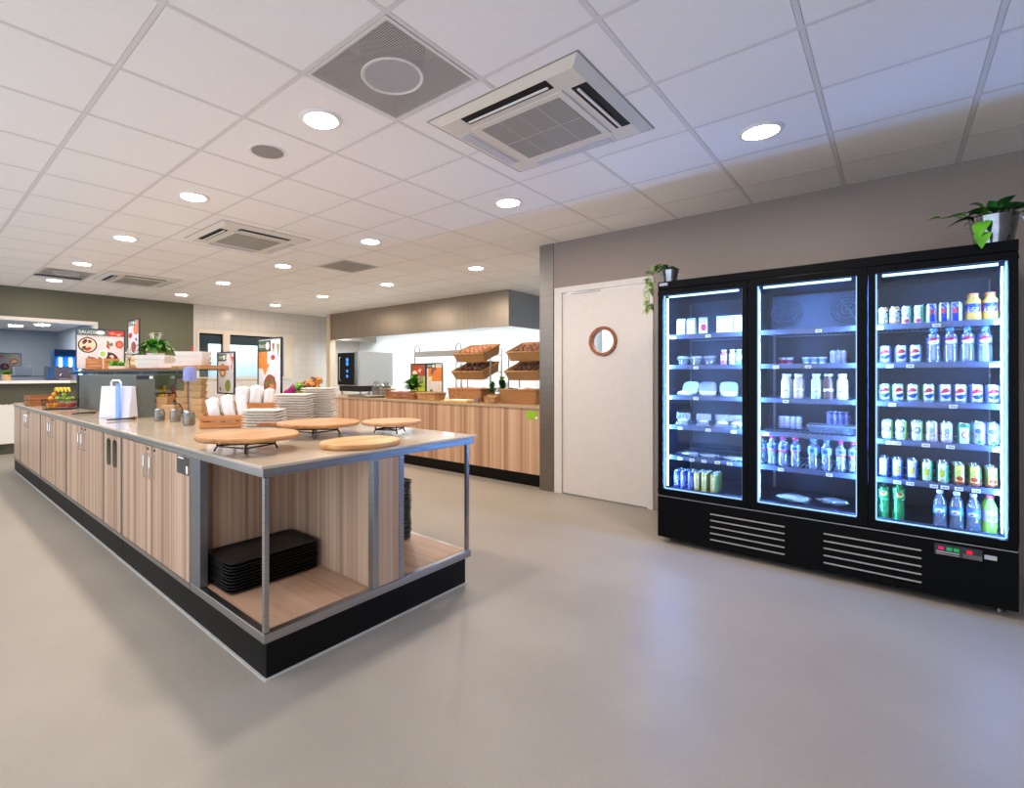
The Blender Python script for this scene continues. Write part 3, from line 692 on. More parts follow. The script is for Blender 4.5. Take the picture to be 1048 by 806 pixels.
LB = {
 'cola': canprint('cola bottle label', rgb(60,110,206), [('disc', (0, .125, .024, .02, .1285, .3), rgb(206,28,60)), ('disc', (0, .125, .024, .02, -1, .1285), rgb(226,232,246))]),
 'pinkw': canprint('pink water label', rgb(120,160,230), [('band', (.0, .108), rgb(220,40,120)), ('disc', (0, .125, .014, .012, -1, 1), rgb(40,70,170))]),
 'bluew': canprint('blue water label', rgb(120,170,236), [('disc', (0, .12, .014, .014, -1, 1), rgb(40,80,190))]),
 'still': canprint('still water label', rgb(90,150,220), [('disc', (0, .1, .02, .012, -1, 1), rgb(226,236,250)), ('disc', (.004, .095, .008, .005, -1, 1), rgb(206,60,90))]),
 'sport': canprint('sport drink label', rgb(36,70,180), [('scrawl', (.03, .075), rgb(250,240,230)), ('band', (.0, .03), rgb(226,120,140)), ('side', (-.05, -.022), rgb(226,90,80))]),
 'green': canprint('green soda label', rgb(40,150,84), [('disc', (0, .165, .018, .02, -1, 1), rgb(226,226,90)), ('disc', (0, .165, .012, .009, -1, 1), rgb(214,60,60))]),
 'lime': canprint('lime drink label', rgb(226,190,196), [('disc', (0, .1, .02, .022, -1, 1), rgb(80,90,150)), ('scrawl', (.08, .12), rgb(240,240,240))]),
 'milk': canprint('milk label', wht, [('disc', (0, .04, .013, .016, -1, 1), rgb(60,110,190)), ('disc', (0, .04, .008, .010, -1, 1), wht)]),
}
GRNB = glassy('green drink', (.3, .8, .4, 1), .12, .45, rgb(50,170,90), .05)
LIMEB = plain('lime drink', rgb(150,200,70), .15); ORB = plain('orange drink', rgb(232,176,70), .2)
PROTO = {}
def proto(key, fn):
    if key not in PROTO: PROTO[key] = [fn(), False]
    p = PROTO[key]
    return p
def place(key, fn, loc, label, group, rz=0):
    p = proto(key, fn)
    if not p[1]: o = p[0]; p[1] = True; o.location = loc; o.rotation_euler = (0, 0, rz)
    else: o = dup(p[0], loc, rz)
    o['label'] = label; o['group'] = group; return o
XI = 4.03      # front line of the goods
def row(key, r, h, spans, z, desc, shelf, fn, group, rows=1, gap=1.03, jitter=.004, x0=XI):
    """spans: pixel (left, right) per item on the shelf; every item is placed at its own real depth"""
    for q in range(rows):
        for i, (a, c_) in enumerate(spans):
            y = (atX(a, 400, x0+r).y+atX(c_, 400, x0+r).y)/2
            n_ = ORD[i] if len(spans) > 1 else 'single'
            lab = f'{desc}, {n_} from left' if len(spans) > 1 else desc
            if len(spans) == 1: lab = desc
            if q: lab += f', {ORD[q]} row back'
            lab += f', {shelf}'
            place(key, fn, (x0+r+q*2*r*gap, y+random.uniform(-1, 1)*jitter*.5, z), lab, group, random.uniform(-.25, .25))
S3 = ['top shelf right fridge door', 'second shelf right door', 'third shelf right door', 'fourth shelf right door', 'fifth shelf right door', 'floor of right door']
def can(key, r, h, m): return lambda: make_can(r, h, CM[m])
# right door
row('wo', .0245, .108, [(898, 909), (910.7, 921)], SH[0], 'orange white slim can', S3[0], can('wo', .0245, .108, 'wo'), 'white and orange cans', 2)
row('wg', .0245, .108, [(922, 933), (935, 945.7)], SH[0], 'green white slim can', S3[0], can('wg', .0245, .108, 'wg'), 'white and green cans', 2)
row('bl', .0255, .11, [(947, 959), (960.4, 972), (973.6, 984.5)], SH[0], 'blue energy drink can', S3[0], can('bl', .0255, .11, 'bl'), 'blue energy drink cans', 2)
row('sport', .031, .155, [(987.6, 1004.8), (1005.5, 1022.6)], SH[0], 'orange capped bottle', S3[0], lambda: make_bottle(.031, .155, ORB, ORC, LB['sport'], (.12, .62), .019, squat=True), 'orange capped bottles', 2)
row('co', .0275, .105, [(900.6, 912), (916, 928), (931, 943)], SH[1], 'red and blue cola can', S3[1], can('co', .0275, .105, 'co'), 'cola cans on the second shelf', 3)
row('cola', .029, .2, [(949.5, 961), (966.7, 978), (984.5, 996), (1002.4, 1015)], SH[1], 'clear cola label bottle', S3[1], lambda: make_bottle(.029, .2, WAT, BLUEC, LB['cola'], (.52, .76)), 'clear bottles on the second shelf', 2)
row('cl', .0265, .104, [(899, 911), (913, 925), (928, 941), (944, 956.5)], SH[2], 'lime edged cola can', S3[2], can('cl', .0265, .104, 'cl'), 'lime cola cans', 2)
row('co', .0275, .105, [(960, 974), (976, 989), (992, 1006), (1009.5, 1022.6)], SH[2], 'red and blue cola can', S3[2], can('co', .0275, .105, 'co'), 'cola cans on the third shelf', 2)
row('wl', .026, .115, [(901.3, 914.5), (916, 929), (931.6, 945)], SH[3], 'white can with lime edge', S3[3], can('wl', .026, .115, 'wl'), 'white and lime cans', 2)
row('wp', .026, .115, [(947, 961), (962, 976)], SH[3], 'white and pink drink can', S3[3], can('wp', .026, .115, 'wp'), 'white and pink cans', 2)
row('gr', .027, .115, [(979, 993)], SH[3], 'green can with red ring', S3[3], can('gr', .027, .115, 'gr'), 'green cans', 1)
row('lv', .0245, .125, [(995.4, 1007.9), (1010, 1022)], SH[3], 'lavender slim can', S3[3], can('lv', .0245, .125, 'lv'), 'lavender cans', 3)
row('tb', .025, .112, [(898.4, 910.7), (911.8, 925), (927.5, 939.7)], SH[4], 'blue lemon tea can', S3[4], can('tb', .025, .112, 'tb'), 'blue tea cans', 3)
row('tg', .0255, .112, [(942.6, 955.3), (958, 972)], SH[4], 'green lemon tea can', S3[4], can('tg', .0255, .112, 'tg'), 'green tea cans', 3)
row('tr', .0255, .112, [(974.8, 988), (991, 1004.5), (1007.8, 1022)], SH[4], 'yellow and red tea can', S3[4], can('tr', .0255, .112, 'tr'), 'yellow tea cans', 3)
row('green', .029, .215, [(897, 912), (913, 927.4)], .394, 'green soda bottle', S3[5], lambda: make_bottle(.029, .215, GRNB, GRNB, LB['green'], (.62, .9)), 'green soda bottles', 1)
row('still', .03, .215, [(955, 970), (971.6, 986), (989, 1003)], .394, 'clear water bottle', S3[5], lambda: make_bottle(.03, .215, WAT, WHC, LB['still'], (.38, .58)), 'water bottles on the fridge floor', 1)
row('limeb', .031, .215, [(1005.6, 1021.7)], .394, 'yellow green bottle', S3[5], lambda: make_bottle(.031, .215, LIMEB, plain('pink cap', rgb(206,90,110), .4), LB['lime'], (.34, .62)), 'yellow green bottles', 2)
# middle door
S2 = ['top shelf middle door', 'second shelf middle door', 'third shelf middle door', 'fourth shelf middle door', 'fifth shelf middle door', 'floor of middle door']
MILK = {k: plain('milk drink '+k, c, .3) for k, c in (('cream', rgb(236,230,210)), ('berry', rgb(206,170,190)), ('mint', rgb(206,236,190)), ('cocoa', rgb(110,70,66)))}
for i, ((a, c_), k, nm) in enumerate([((798.5, 810.6), 'cream', 'cream white'), ((811.5, 823), 'berry', 'pale pink'), ((829, 841), 'mint', 'pale green'), ((842, 854), 'cocoa', 'brown'), ((855.5, 868), 'cream', 'cream white')]):
    lab = f'{nm} milk drink bottle'
    if nm == 'cream white': lab = f'cream milk drink bottle, {"leftmost" if i == 0 else "rightmost"}'
    row('milk'+k, .0285, .165, [(a, c_)], SH[2], lab, S2[2], (lambda k=k: make_bottle(.0285, .165, MILK[k], WHC, LB['milk'], (.06, .42), .02, squat=True)), 'milk drink bottles', 2)
row('pinkw', .028, .198, [(775, 783.5), (783.8, 795), (796, 807), (808, 819.5)], SH[4], 'pink capped water bottle', S2[4], lambda: make_bottle(.028, .198, WAT, PINKC, LB['pinkw'], (.50, .72)), 'pink capped water bottles', 2)
row('bluew', .029, .198, [(826, 838.5), (839.5, 851.5)], SH[4], 'blue capped water bottle', S2[4], lambda: make_bottle(.029, .198, WAT, BLUEC, LB['bluew'], (.50, .72)), 'blue capped water bottles', 2)
row('pinkw', .028, .198, [(854, 866.5), (867.5, 879)], SH[4], 'right hand pink capped water bottle', S2[4], None, 'pink capped water bottles', 1)
def cup(col): 
    def f():
        t = thing('dessert_cup', '', 'cup'); b = MB(); b.lathe([(.020, 0), (.026, .052)], n=16); b.build('cup_body', col, t)
        b = MB(); b.lathe([(.0265, .052), (.0265, .056), (.0, .056)], n=16); b.build('cup_lid', WHC, t); return t
    return f
CUPM = canprint('dessert cup', wht, [('band', (.012, .038), rgb(206,60,110))]); CUPB = canprint('dessert cup pale', wht, [('band', (.02, .044), rgb(150,170,210))])
row('cupp', .028, .056, [(797, 804), (804.4, 811)], SH[1], 'pink banded cup', S2[1], cup(CUPM), 'dessert cups at the back', 1, x0=4.42)
row('cupb', .028, .056, [(821, 829), (829.4, 837.5), (838, 846)], SH[1], 'pale dessert cup', S2[1], cup(CUPB), 'dessert cups at the back', 1, x0=4.42)
row('pou', .022, .1, [(850, 855.5), (856, 861), (861.5, 867)], SH[1], 'pale slim can', S2[1], can('wb', .022, .1, 'wb'), 'pale cans at the back', 1, x0=4.44)
row('poum', .019, .09, [(797, 802), (803, 808), (809, 814), (815, 820)], SH[3], 'pale small can', S2[3], can('wb2', .019, .09, 'wb'), 'small pale cans at the back', 1, x0=4.3)
row('poul', .02, .13, [(847, 852), (853, 858), (859, 864), (865, 870)], SH[3], 'tall violet can', S2[3], can('pu2', .02, .13, 'pu'), 'tall cans at the back', 1, x0=4.4)
# wire tray on the fourth shelf
t = thing('wire_tray', 'shallow clear tray lying on the fourth shelf behind the middle fridge door', 'tray', (4.10, .30, SH[3]+.001))
b = MB(); b.tray((.06, 0, 0), (.07, .125), (.09, .145), .05, .003); b.build('tray_body', glassy('tray plastic', (.8, .86, .95, 1), .2, .2, rgb(150,165,190)), t, smooth=0)
b = MB(); b.tube([(-.03, -.145, .05), (.15, -.145, .05), (.15, .145, .05), (-.03, .145, .05)], .004, 6, closed=True); b.build('tray_rim', WIRE, t)
# loose bags on the floor of the middle bay
BAG = glassy('pack foil', (.8, .85, .9, 1), .3, .55, rgb(186,196,196), .15)
b = MB(); b.ball((0,0,.026), (.05, .10, .026), n=18, lumps=.45, seed=3); tag(b.build('snack_bag', BAG, None, (4.12, .52, .404)), 'crumpled clear snack bag, left of two on the floor of the middle fridge bay', 'bag', 'bags on the fridge floor')
b = MB(); b.ball((0,0,.022), (.05, .09, .022), n=18, lumps=.45, seed=9); tag(b.build('snack_bag', BAG, None, (4.22, .31, .404)), 'dim snack bag, right of two on the floor of the middle fridge bay', 'bag', 'bags on the fridge floor')
# left door
S1 = ['top shelf left door', 'second shelf left door', 'third shelf left door', 'fourth shelf left door', 'fifth shelf left door', 'floor of left door']
def carton(mat):
    def f():
        t = thing('drink_carton', '', 'carton'); b = MB(); b.box((-.028, -.029, 0), (.028, .029, .105)); b.build('carton_body', mat, t, smooth=0, bevel=.002)
        b = MB(); b.add([(-.028,-.029,.1055),(.028,-.029,.1055),(.028,.029,.1055),(-.028,.029,.1055),(0,-.029,.128),(0,.029,.128)], [(0,1,4),(2,3,5),(0,4,5,3),(1,2,5,4)]); b.build('carton_top', WHC, t, smooth=0); return t
    return f
CA = canprint('white carton', wht, [('scrawl', (.02, .045), rgb(206,196,226))], .5, 0); CB = canprint('pink printed carton', wht, [('disc', (-.004, .05, .018, .026, -1, 1), rgb(224,50,110)), ('scrawl', (.08, .1), rgb(214,80,120))], .5, 0)
row('cart', .03, .128, [(692.6, 702.5), (703, 712.8)], SH[0], 'plain white drink carton', S1[0], carton(CA), 'white drink cartons', 1)
row('carp', .03, .128, [(713.3, 726)], SH[0], 'white carton with pink print', S1[0], carton(CB), 'pink printed cartons', 1)
row('cart2', .03, .128, [(734, 742), (742.6, 751), (751.4, 760)], SH[0], 'white drink carton at right', S1[0], carton(CA), 'white drink cartons', 1)
# salad bowls
SAL = plain('mixed salad', rgb(150,140,120), .6, var=.5, nscale=60)
def bowl():
    t = thing('salad_bowl', '', 'bowl'); b = MB(); b.lathe([(.026, 0), (.045, .05), (.048, .052)], n=20); b.build('bowl_body', glassy('bowl plastic', (.9, .93, .97, 1), .2, .25, rgb(200,206,220)), t)
    b = MB(); b.lathe([(.0488, .052), (.048, .058), (.038, .07), (0, .072)], n=20); b.build('bowl_lid', glassy('lid plastic', (.92, .95, .98, 1), .3, .35, rgb(220,226,240)), t)
    b = MB(); b.ball((0,0,.03), (.034, .034, .02), n=10, lumps=.4, seed=5); b.build('salad', SAL, t); return t
row('bowl', .055, .07, [(693, 706), (706, 719), (719.5, 733)], SH[1], 'clear lidded salad bowl', S1[1], bowl, 'salad bowls', 1)
JM = {k: plain('juice '+k, c, .25) for k, c in (('pink', rgb(206,110,170)), ('yellow', rgb(206,206,110)), ('green', rgb(150,186,110)))}
JL = canprint('juice label', rgb(226,220,232), [('scrawl', (.02, .06), rgb(150,110,150))])
for k, sp, nm in (('pink', (736.5, 744.7), 'pink'), ('yellow', (746.5, 752.5), 'yellow'), ('green', (753, 758.8), 'green')):
    row('juice'+k, .023, .11, [sp], SH[1], nm+' juice bottle with white cap', S1[1], (lambda k=k: make_bottle(.023, .11, JM[k], WHC, JL, (.2, .62), .017, squat=True)), 'small juice bottles', 1)
# sandwich packs
FOIL = canprint('sandwich pack', rgb(206,214,226), [('band', (.0, .035), rgb(240,240,236)), ('scrawl', (.05, .1), rgb(120,140,170)), ('disc', (0, .075, .02, .012, -1, 1), rgb(150,190,150))], .25, 0)
def pack(dark):
    mt = FOIL if not dark else canprint('dark sandwich pack', rgb(150,160,176), [('band', (.0, .035), rgb(236,236,230)), ('scrawl', (.05, .1), rgb(60,70,90))], .25, 0)
    def f():
        t = thing('sandwich_pack', '', 'pack')
        b = MB(); o0 = len(b.v); b.ball((0,0,.05), (.012, .062, .055), n=14, pw=.55); b.xform(Matrix.Translation((.07, 0, .012)) @ Matrix.Rotation(R(28), 4, 'Y')); b.build('foil_pack', mt, t)
        b = MB(); b.ball((.02, 0, .018), (.05, .056, .018), n=14, pw=.6, lumps=.1, seed=2); b.build('bread', plain('wrapped bread', rgb(226,222,214), .35), t); return t
    return f
row('pk', .05, .1, [(690, 712), (736, 757)], SH[2], 'pale upright sandwich pack', S1[2], pack(0), 'sandwich packs', 1, x0=4.012)
row('pkd', .05, .1, [(713, 735)], SH[2], 'darker upright sandwich pack', S1[2], pack(1), 'sandwich packs', 1, x0=4.012)
def flatpack():
    t = thing('flat_pack', '', 'pack')
    b = MB(); b.frustum((0,0,0), (.052, .048), (0,0,.03), (.045, .04)); b.build('pack_tub', glassy('pack tub', (.85, .9, .96, 1), .25, .3, rgb(190,200,216)), t, smooth=0, bevel=.006)
    b = MB(); b.ball((-.005, 0, .034), (.042, .038, .016), n=12, lumps=.3, seed=8); b.build('filling', plain('pale filling', rgb(232,230,226), .5), t)
    b = MB(); b.xform(Matrix.Identity(4)); b.box((.0, -.05, .045), (.004, .05, .095)); b.build('pack_flap', glassy('pack flap', (.85, .9, .96, 1), .3, .35, rgb(190,200,220)), t, smooth=0, bevel=.002); return t
row('fp', .052, .06, [(690, 708.7), (711, 730), (732, 747), (748, 762)], SH[3], 'clear flat food pack', S1[3], flatpack, 'flat food packs', 1, x0=4.012)
def lowpack():
    t = thing('wrap_pack', '', 'pack'); b = MB(); b.ball((0,0,.016), (.05, .06, .016), n=14, lumps=.4, seed=4, pw=.7); b.build('film', BAG, t)
    b = MB(); b.ball((0,0,.012), (.03, .04, .011), n=10, lumps=.3, seed=6); b.build('filling', plain('dark filling', rgb(80,74,80), .6), t); return t
row('lp', .05, .05, [(699, 715), (716, 738), (745, 758)], SH[4], 'low film wrapped pack', S1[4], lowpack, 'low wrapped packs', 1, x0=4.012)
row('pu', .0245, .145, [(690, 695.3), (696, 703.5), (704, 709.8)], .394, 'tall violet can', S1[5], can('pu', .0222, .145, 'pu'), 'tall violet cans', 3)
row('ye', .0245, .145, [(710.3, 716), (717, 725), (726, 734)], .394, 'tall yellow can', S1[5], can('ye', .0222, .145, 'ye'), 'tall yellow cans', 4)

# ------------------------------------------------------------------ plants on the fridge
BUCKET = plain('galvanised bucket', rgb(150,154,160), .14, 1, .25, 14)
def bucket(t, r0, r1, h):
    b = MB(); b.lathe([(r0, 0), (r1, h), (r1+.004, h+.003), (r1+.001, h+.006), (r1-.003, h), (r0-.003, .004), (0, .004)], n=28); b.build('bucket', BUCKET, t)
    b = MB(); b.lathe([(0, h-.015), (r1-.006, h-.012)], n=20); b.build('soil', SOIL, t)
    for s in (-1, 1):
        b = MB(); b.tube([(0, s*(r1+.001), h-.012), (0, s*(r1+.012), h-.02), (0, s*(r1+.012), h-.04), (0, s*(r1-.004), h-.045)], .003, 6); b.build('bucket_ear', BUCKET, t)
py = atX(686, 268, 4.05).y
t = thing('potted_vine', 'pale trailing vine in a shiny bucket on the left end of the fridge', 'plant', (4.05, py, 1.991))
bucket(t, .048, .062, .105)
b = MB(); rs = random.Random(5); stems = MB()
for k in range(3):
    path = [Vector((rs.uniform(-.02, .02), .01, .1)), Vector((-.03, .05+.01*k, .15)), Vector((-.05-.02*k, .10, .135)), Vector((-.08-.01*k, .125+.012*k, .03)), Vector((-.085, .13+.014*k, -.10)), Vector((-.085, .135+.01*k, -.20))]
    if k == 2: path = path[:4]
    stems.tube(path, .0025, 5)
    for i in range(len(path)-1):
        for q in range(6):
            p = path[i].lerp(path[i+1], rs.random()); a_ = rs.uniform(0, 2*PI); dn = -.6 if i > 2 else .15
            b.leaf(p, (math.cos(a_)-.3, math.sin(a_)*.8, dn+rs.uniform(-.3, .3)), rs.uniform(.04, .065), rs.uniform(.028, .04), .5, LEAFP if (i > 1 or rs.random() < .5) else LEAFD)
for q in range(34):
    a_ = rs.uniform(0, 2*PI); b.leaf((.02*math.cos(a_), .03*math.sin(a_)+.01, .105), (math.cos(a_), math.sin(a_)+.3, rs.uniform(.3, 1.0)), rs.uniform(.05, .08), rs.uniform(.03, .042), .5, LEAFD if rs.random() < .65 else LEAFP)
b.build('foliage', None, t); stems.build('stems', LEAFP, t)
pq = atX(1018, 235, 4.03).y
t = thing('potted_vine', 'glossy green heart leaved vine in a shiny bucket on the right end of the fridge', 'plant', (4.07, pq, 1.991))
bucket(t, .074, .098, .165)
b = MB(); rs = random.Random(11); stems = MB()
HL = [((-.03, .03, .15), (-.5, .75, .35), .11, .075), ((-.02, -.02, .15), (-.4, -.8, .4), .12, .08), ((.0, 0, .16), (-.2, .2, 1), .09, .06), ((-.10, .04, .13), (-.6, .25, -.5), .10, .062), ((0, .07, .14), (-.2, 1, .05), .10, .06),
      ((-.02, -.06, .15), (-.1, -1, .15), .12, .075), ((.03, .02, .15), (.5, .6, .6), .10, .07), ((.02, -.04, .15), (.4, -.7, .5), .11, .07), ((-.04, .0, .15), (-1, -.1, .35), .10, .07), ((-.15, .055, .06), (-.7, .1, -.6), .085, .055), ((-.02, .11, .16), (-.3, 1, .3), .075, .045), ((.0, .03, .17), (.1, .5, .8), .10, .07), ((.0, -.03, .17), (-.3, -.4, .8), .10, .07), ((-.05, .06, .15), (-.7, .6, .3), .10, .07), ((-.05, -.05, .15), (-.8, -.5, .3), .11, .075)]
for i, (p, d, L, W) in enumerate(HL):
    p = (p[0], p[1], p[2]+(.03 if i not in (3, 9) else .0)); b.leaf(p, d, L*1.2, W*1.2, .35, LEAFB if i in (0, 3, 9, 10) else LEAFD); stems.tube([(p[0]*.3, p[1]*.3, .155), p], .003, 5)
vine = [Vector((0, -.06, .165)), Vector((-.02, -.125, .17)), Vector((-.04, -.15, .04)), Vector((-.05, -.17, -.05))]
stems.tube(vine, .003, 5)
for i in range(3):
    for q in range(2): b.leaf(vine[i+1], (-.9, rs.uniform(-.5, .1), rs.uniform(-.6, .1)), .075, .055, .35, LEAFB if q else LEAFD)
fl = [Vector((0, .06, .15)), Vector((-.03, .16, .2)), Vector((-.05, .21, .19))]; stems.tube(fl, .0025, 5); b.leaf(fl[2], (-.3, .9, .2), .065, .04, .3, LEAFB)
b.build('foliage', None, t); stems.build('stems', LEAFD, t)
# ================================================================== serving island
IX, IY, JX, JY, TOP = 1.0, 1.945, 2.42, 8.66, .904
g_is = None
# worktop
t = thing('worktop', 'long beige stone worktop covering the whole serving island', 'worktop', ((IX+JX)/2, 5.3, .852))
def loc_build(b, name, mat, parent, **k):
    l = parent.location; b.v = [(x-l.x, y-l.y, z-l.z) for x, y, z in b.v]; return b.build(name, mat, parent, **k)
b = MB(); b.box((IX, IY, .888), (JX, JY, TOP)); loc_build(b, 'stone_slab', STONE, t, smooth=0, bevel=.004)
b = MB(); b.box((IX+.008, IY+.006, .853), (JX-.03, JY-.008, .8875)); loc_build(b, 'steel_edge', STEEL, t, smooth=0, bevel=.003)
# plinth
t = thing('plinth', 'black kickboard plinth under the serving island', 'plinth', (1.68, 5.3, 0))
b = MB(); b.box((1.03, 1.965, .0), (2.325, 8.76, .1635)); loc_build(b, 'kickboard', BLACKP, t, smooth=0)
b = MB()
b.box((1.018, 1.953, .0), (1.0295, 8.76, .006)); b.box((1.0296, 1.953, 0), (2.335, 1.9645, .006)); loc_build(b, 'sealant_line', plain('pale sealant', rgb(196,194,190), .5), t, smooth=0)
b = MB()
for y in (3.96, 5.1, 6.9): b.box((1.0285, y, .01), (1.0298, y+.008, .16))
loc_build(b, 'plinth_joint', RUBBER, t, smooth=0)
# end shelf unit with the two open bays
BZ0, BZ1 = .1645, .205
t = thing('open_shelf_unit', 'open end unit of the island with steel posts and oak boards', 'shelf unit', (1.68, 2.35, BZ0))
def ib(b, name, mat, **k): return loc_build(b, name, mat, t, **k)
b = MB(); b.box((1.008, 1.94, BZ0), (2.352, 1.975, BZ1)); ib(b, 'bottom_rail', STEEL, smooth=0, bevel=.003)
b = MB(); b.box((1.008, 1.976, BZ0), (1.045, 2.72, BZ1)); ib(b, 'bottom_rail', STEEL, smooth=0, bevel=.003)
b = MB(); b.box((2.325, 1.976, BZ0), (2.352, 3.0, BZ1)); ib(b, 'bottom_rail', STEEL, smooth=0, bevel=.003)
b = MB(); b.box((1.046, 1.976, .185), (1.611, 2.722, BZ1+.001)); ib(b, 'bottom_board', W_SHELF, smooth=0)
b = MB(); b.box((1.6115, 1.976, .185), (2.324, 3.0, BZ1+.001)); ib(b, 'bottom_board', W_SHELF, smooth=0)
PZ = .8525
for x0, y0, x1, y1 in ((1.012, 1.945, 1.034, 1.967), (1.588, 1.942, 1.622, 1.985), (1.762, 1.942, 1.795, 1.985), (2.318, 1.945, 2.34, 1.967)):
    b = MB(); b.box((x0, y0, BZ1+.0015), (x1, y1, PZ)); ib(b, 'post', STEEL, smooth=0, bevel=.002)
b = MB(); b.box((1.010, 2.60, BZ1+.0015), (1.05, 2.722, PZ)); ib(b, 'post', plain('dark steel', (.22, .23, .25, 1), .35, .8, .05), smooth=0, bevel=.002)
b = MB(); b.box((1.623, 1.946, BZ1+.0015), (1.761, 1.962, PZ)); ib(b, 'front_panel', W_DOOR, smooth=0)
b = MB(); b.box((1.592, 1.986, BZ1+.0015), (1.61, 3.0, PZ)); ib(b, 'side_panel', W_DOOR, smooth=0)
b = MB(); b.box((1.772, 1.986, BZ1+.0015), (1.79, 3.0, PZ)); ib(b, 'side_panel', W_DOOR, smooth=0)
b = MB(); b.box((1.051, 2.705, BZ1+.0015), (1.591, 2.722, PZ)); ib(b, 'back_panel', W_DOOR, smooth=0)
b = MB(); b.box((1.791, 2.985, BZ1+.0015), (2.30, 3.0, PZ)); ib(b, 'back_panel', W_DOOR, smooth=0)
# black trays in the bays: one at a time
def tray_mesh(L, Wd):
    t = thing('serving_tray', '', 'tray', (0,0,0), 0, 'black serving trays')
    def ring(hx, hy, r, z):
        out_ = []
        for cx, cy, a0 in ((hx-r, hy-r, 0), (-hx+r, hy-r, 90), (-hx+r, -hy+r, 180), (hx-r, -hy+r, 270)):
            for i in range(6): a_ = R(a0+18*i); out_.append((cx+r*math.cos(a_), cy+r*math.sin(a_), z))
        return out_
    b = MB(); rs = [ring(L/2-.02, Wd/2-.02, .03, 0), ring(L/2-.004, Wd/2-.004, .036, .0125), ring(L/2, Wd/2, .04, .0125), ring(L/2, Wd/2, .04, .0152), ring(L/2-.007, Wd/2-.007, .036, .0152), ring(L/2-.022, Wd/2-.022, .03, .0035)]
    n = 24; vs = [v for r_ in rs for v in r_]
    fs = [tuple(range(n))[::-1], tuple(range(5*n, 6*n))]+[(k*n+i, k*n+(i+1) % n, (k+1)*n+(i+1) % n, (k+1)*n+i) for k in range(5) for i in range(n)]
    b.add(vs, fs); b.build('tray_body', BLACKPL, t, smooth=30)
    b = MB()
    for s in (-1, 1): b.tube([(s*(L/2-.013), -.05, .0128), (s*(L/2-.013), .05, .0128)], .0022, 6)
    b.build('grip', BLACKPL, t); return t
tr = tray_mesh(.505, .30); rs = random.Random(3)
for k in range(10):
    o = tr if k == 0 else dup(tr, (0,0,0))
    o.location = (1.318+rs.uniform(-.003, .003), 2.535+rs.uniform(-.003, .003), .2062+k*.0156); o.rotation_euler.z = R(rs.uniform(-.5, .5))
    o['label'] = f'black tray in the left open bay, {ORD[k]} from bottom'; o['group'] = 'black trays in the left bay'
tr2 = tray_mesh(.42, .46)
for k in range(24):
    o = tr2 if k == 0 else dup(tr2, (0,0,0))
    o.location = (2.05+rs.uniform(-.004, .004), 2.58+rs.uniform(-.004, .004), .2062+k*.0161)
    o['label'] = 'black tray in the tall stack of the right open bay'; o['group'] = 'black trays in the right bay'
# cabinet units along the left side
LOCK = plain('lock cylinder', rgb(120,116,110), .3, .8)
def handle(d, y, l, sgn):
    b = MB(); z0, z1 = .665, .80
    b.tube([(1.012, y, z0), (.99, y, z0), (.984, y, z0+.008), (.984, y, z1-.008), (.99, y, z1), (1.012, y, z1)], .0055, 8)
    b.v = [(x-l.x, yy-l.y, z-l.z) for x, yy, z in b.v]; b.build('handle', CHROME, d)
    b = MB(); b.cyl((1.012, y-sgn*.004, .832), (1.0055, y-sgn*.004, .832), .009, 14); b.v = [(x-l.x, yy-l.y, z-l.z) for x, yy, z in b.v]; b.build('lock', LOCK, d)
def cab(y0, y1, label, doors, hin=.06):
    t = thing('cabinet', label, 'cabinet', (1.3, (y0+y1)/2, BZ0), 0, 'oak cabinets of the island'); l = t.location
    bb = lambda p, q, n, m, par=t, bv=0: (lambda b: (b.box(p, q), loc_build(b, n, m, t, smooth=0, bevel=bv) if par is t else None))(MB())
    bb((1.031, y0+.002, BZ0), (1.585, y1-.002, .8525), 'carcass', plain('grey carcass', rgb(120,116,114), .5))
    bb((1.009, y0+.002, BZ0), (1.0305, y1-.002, .19), 'bottom_edge', STEEL)
    n = len(doors)-1
    for k in range(n):
        a, c_ = doors[k]+.008, doors[k+1]-.008
        b = MB(); b.box((1.012, a, .192), (1.0305, c_, .85)); b.v = [(x-l.x, y-l.y, z-l.z) for x, y, z in b.v]; d = b.build('door', W_DOOR, t, smooth=0, bevel=.001)
        if n == 2:
            y = c_-.045 if k == 0 else a+.045
            handle(d, y, l, 1 if k == 0 else -1)
    for e_ in (y0, y1):
        bb((1.010, e_-.0045+(.007 if e_ == y0 else -.007), .192), (1.0305, e_+.0045+(.007 if e_ == y0 else -.007), .85), 'edge_strip', STEEL)
    return t
c1 = cab(2.723, 3.925, 'nearest double door oak cabinet of the island, with a dark label plate', [2.735, 3.32, 3.91])
l = c1.location
b = MB(); b.box((1.0085, 2.745, .752), (1.0118, 2.905, .846)); lp = loc_build(b, 'label_plate', plain('dark label plate', rgb(66,64,60), .3), c1, smooth=0)
for p, q in (((1.0078, 2.81, .833), (1.0086, 2.89, .84)), ((1.0078, 2.752, .76), (1.0086, 2.775, .80))):
    b = MB(); b.box(p, q); b.v = [(x-l.x, y-l.y, z-l.z) for x, y, z in b.v]; b.build('white_print', PAPER, lp, smooth=0)
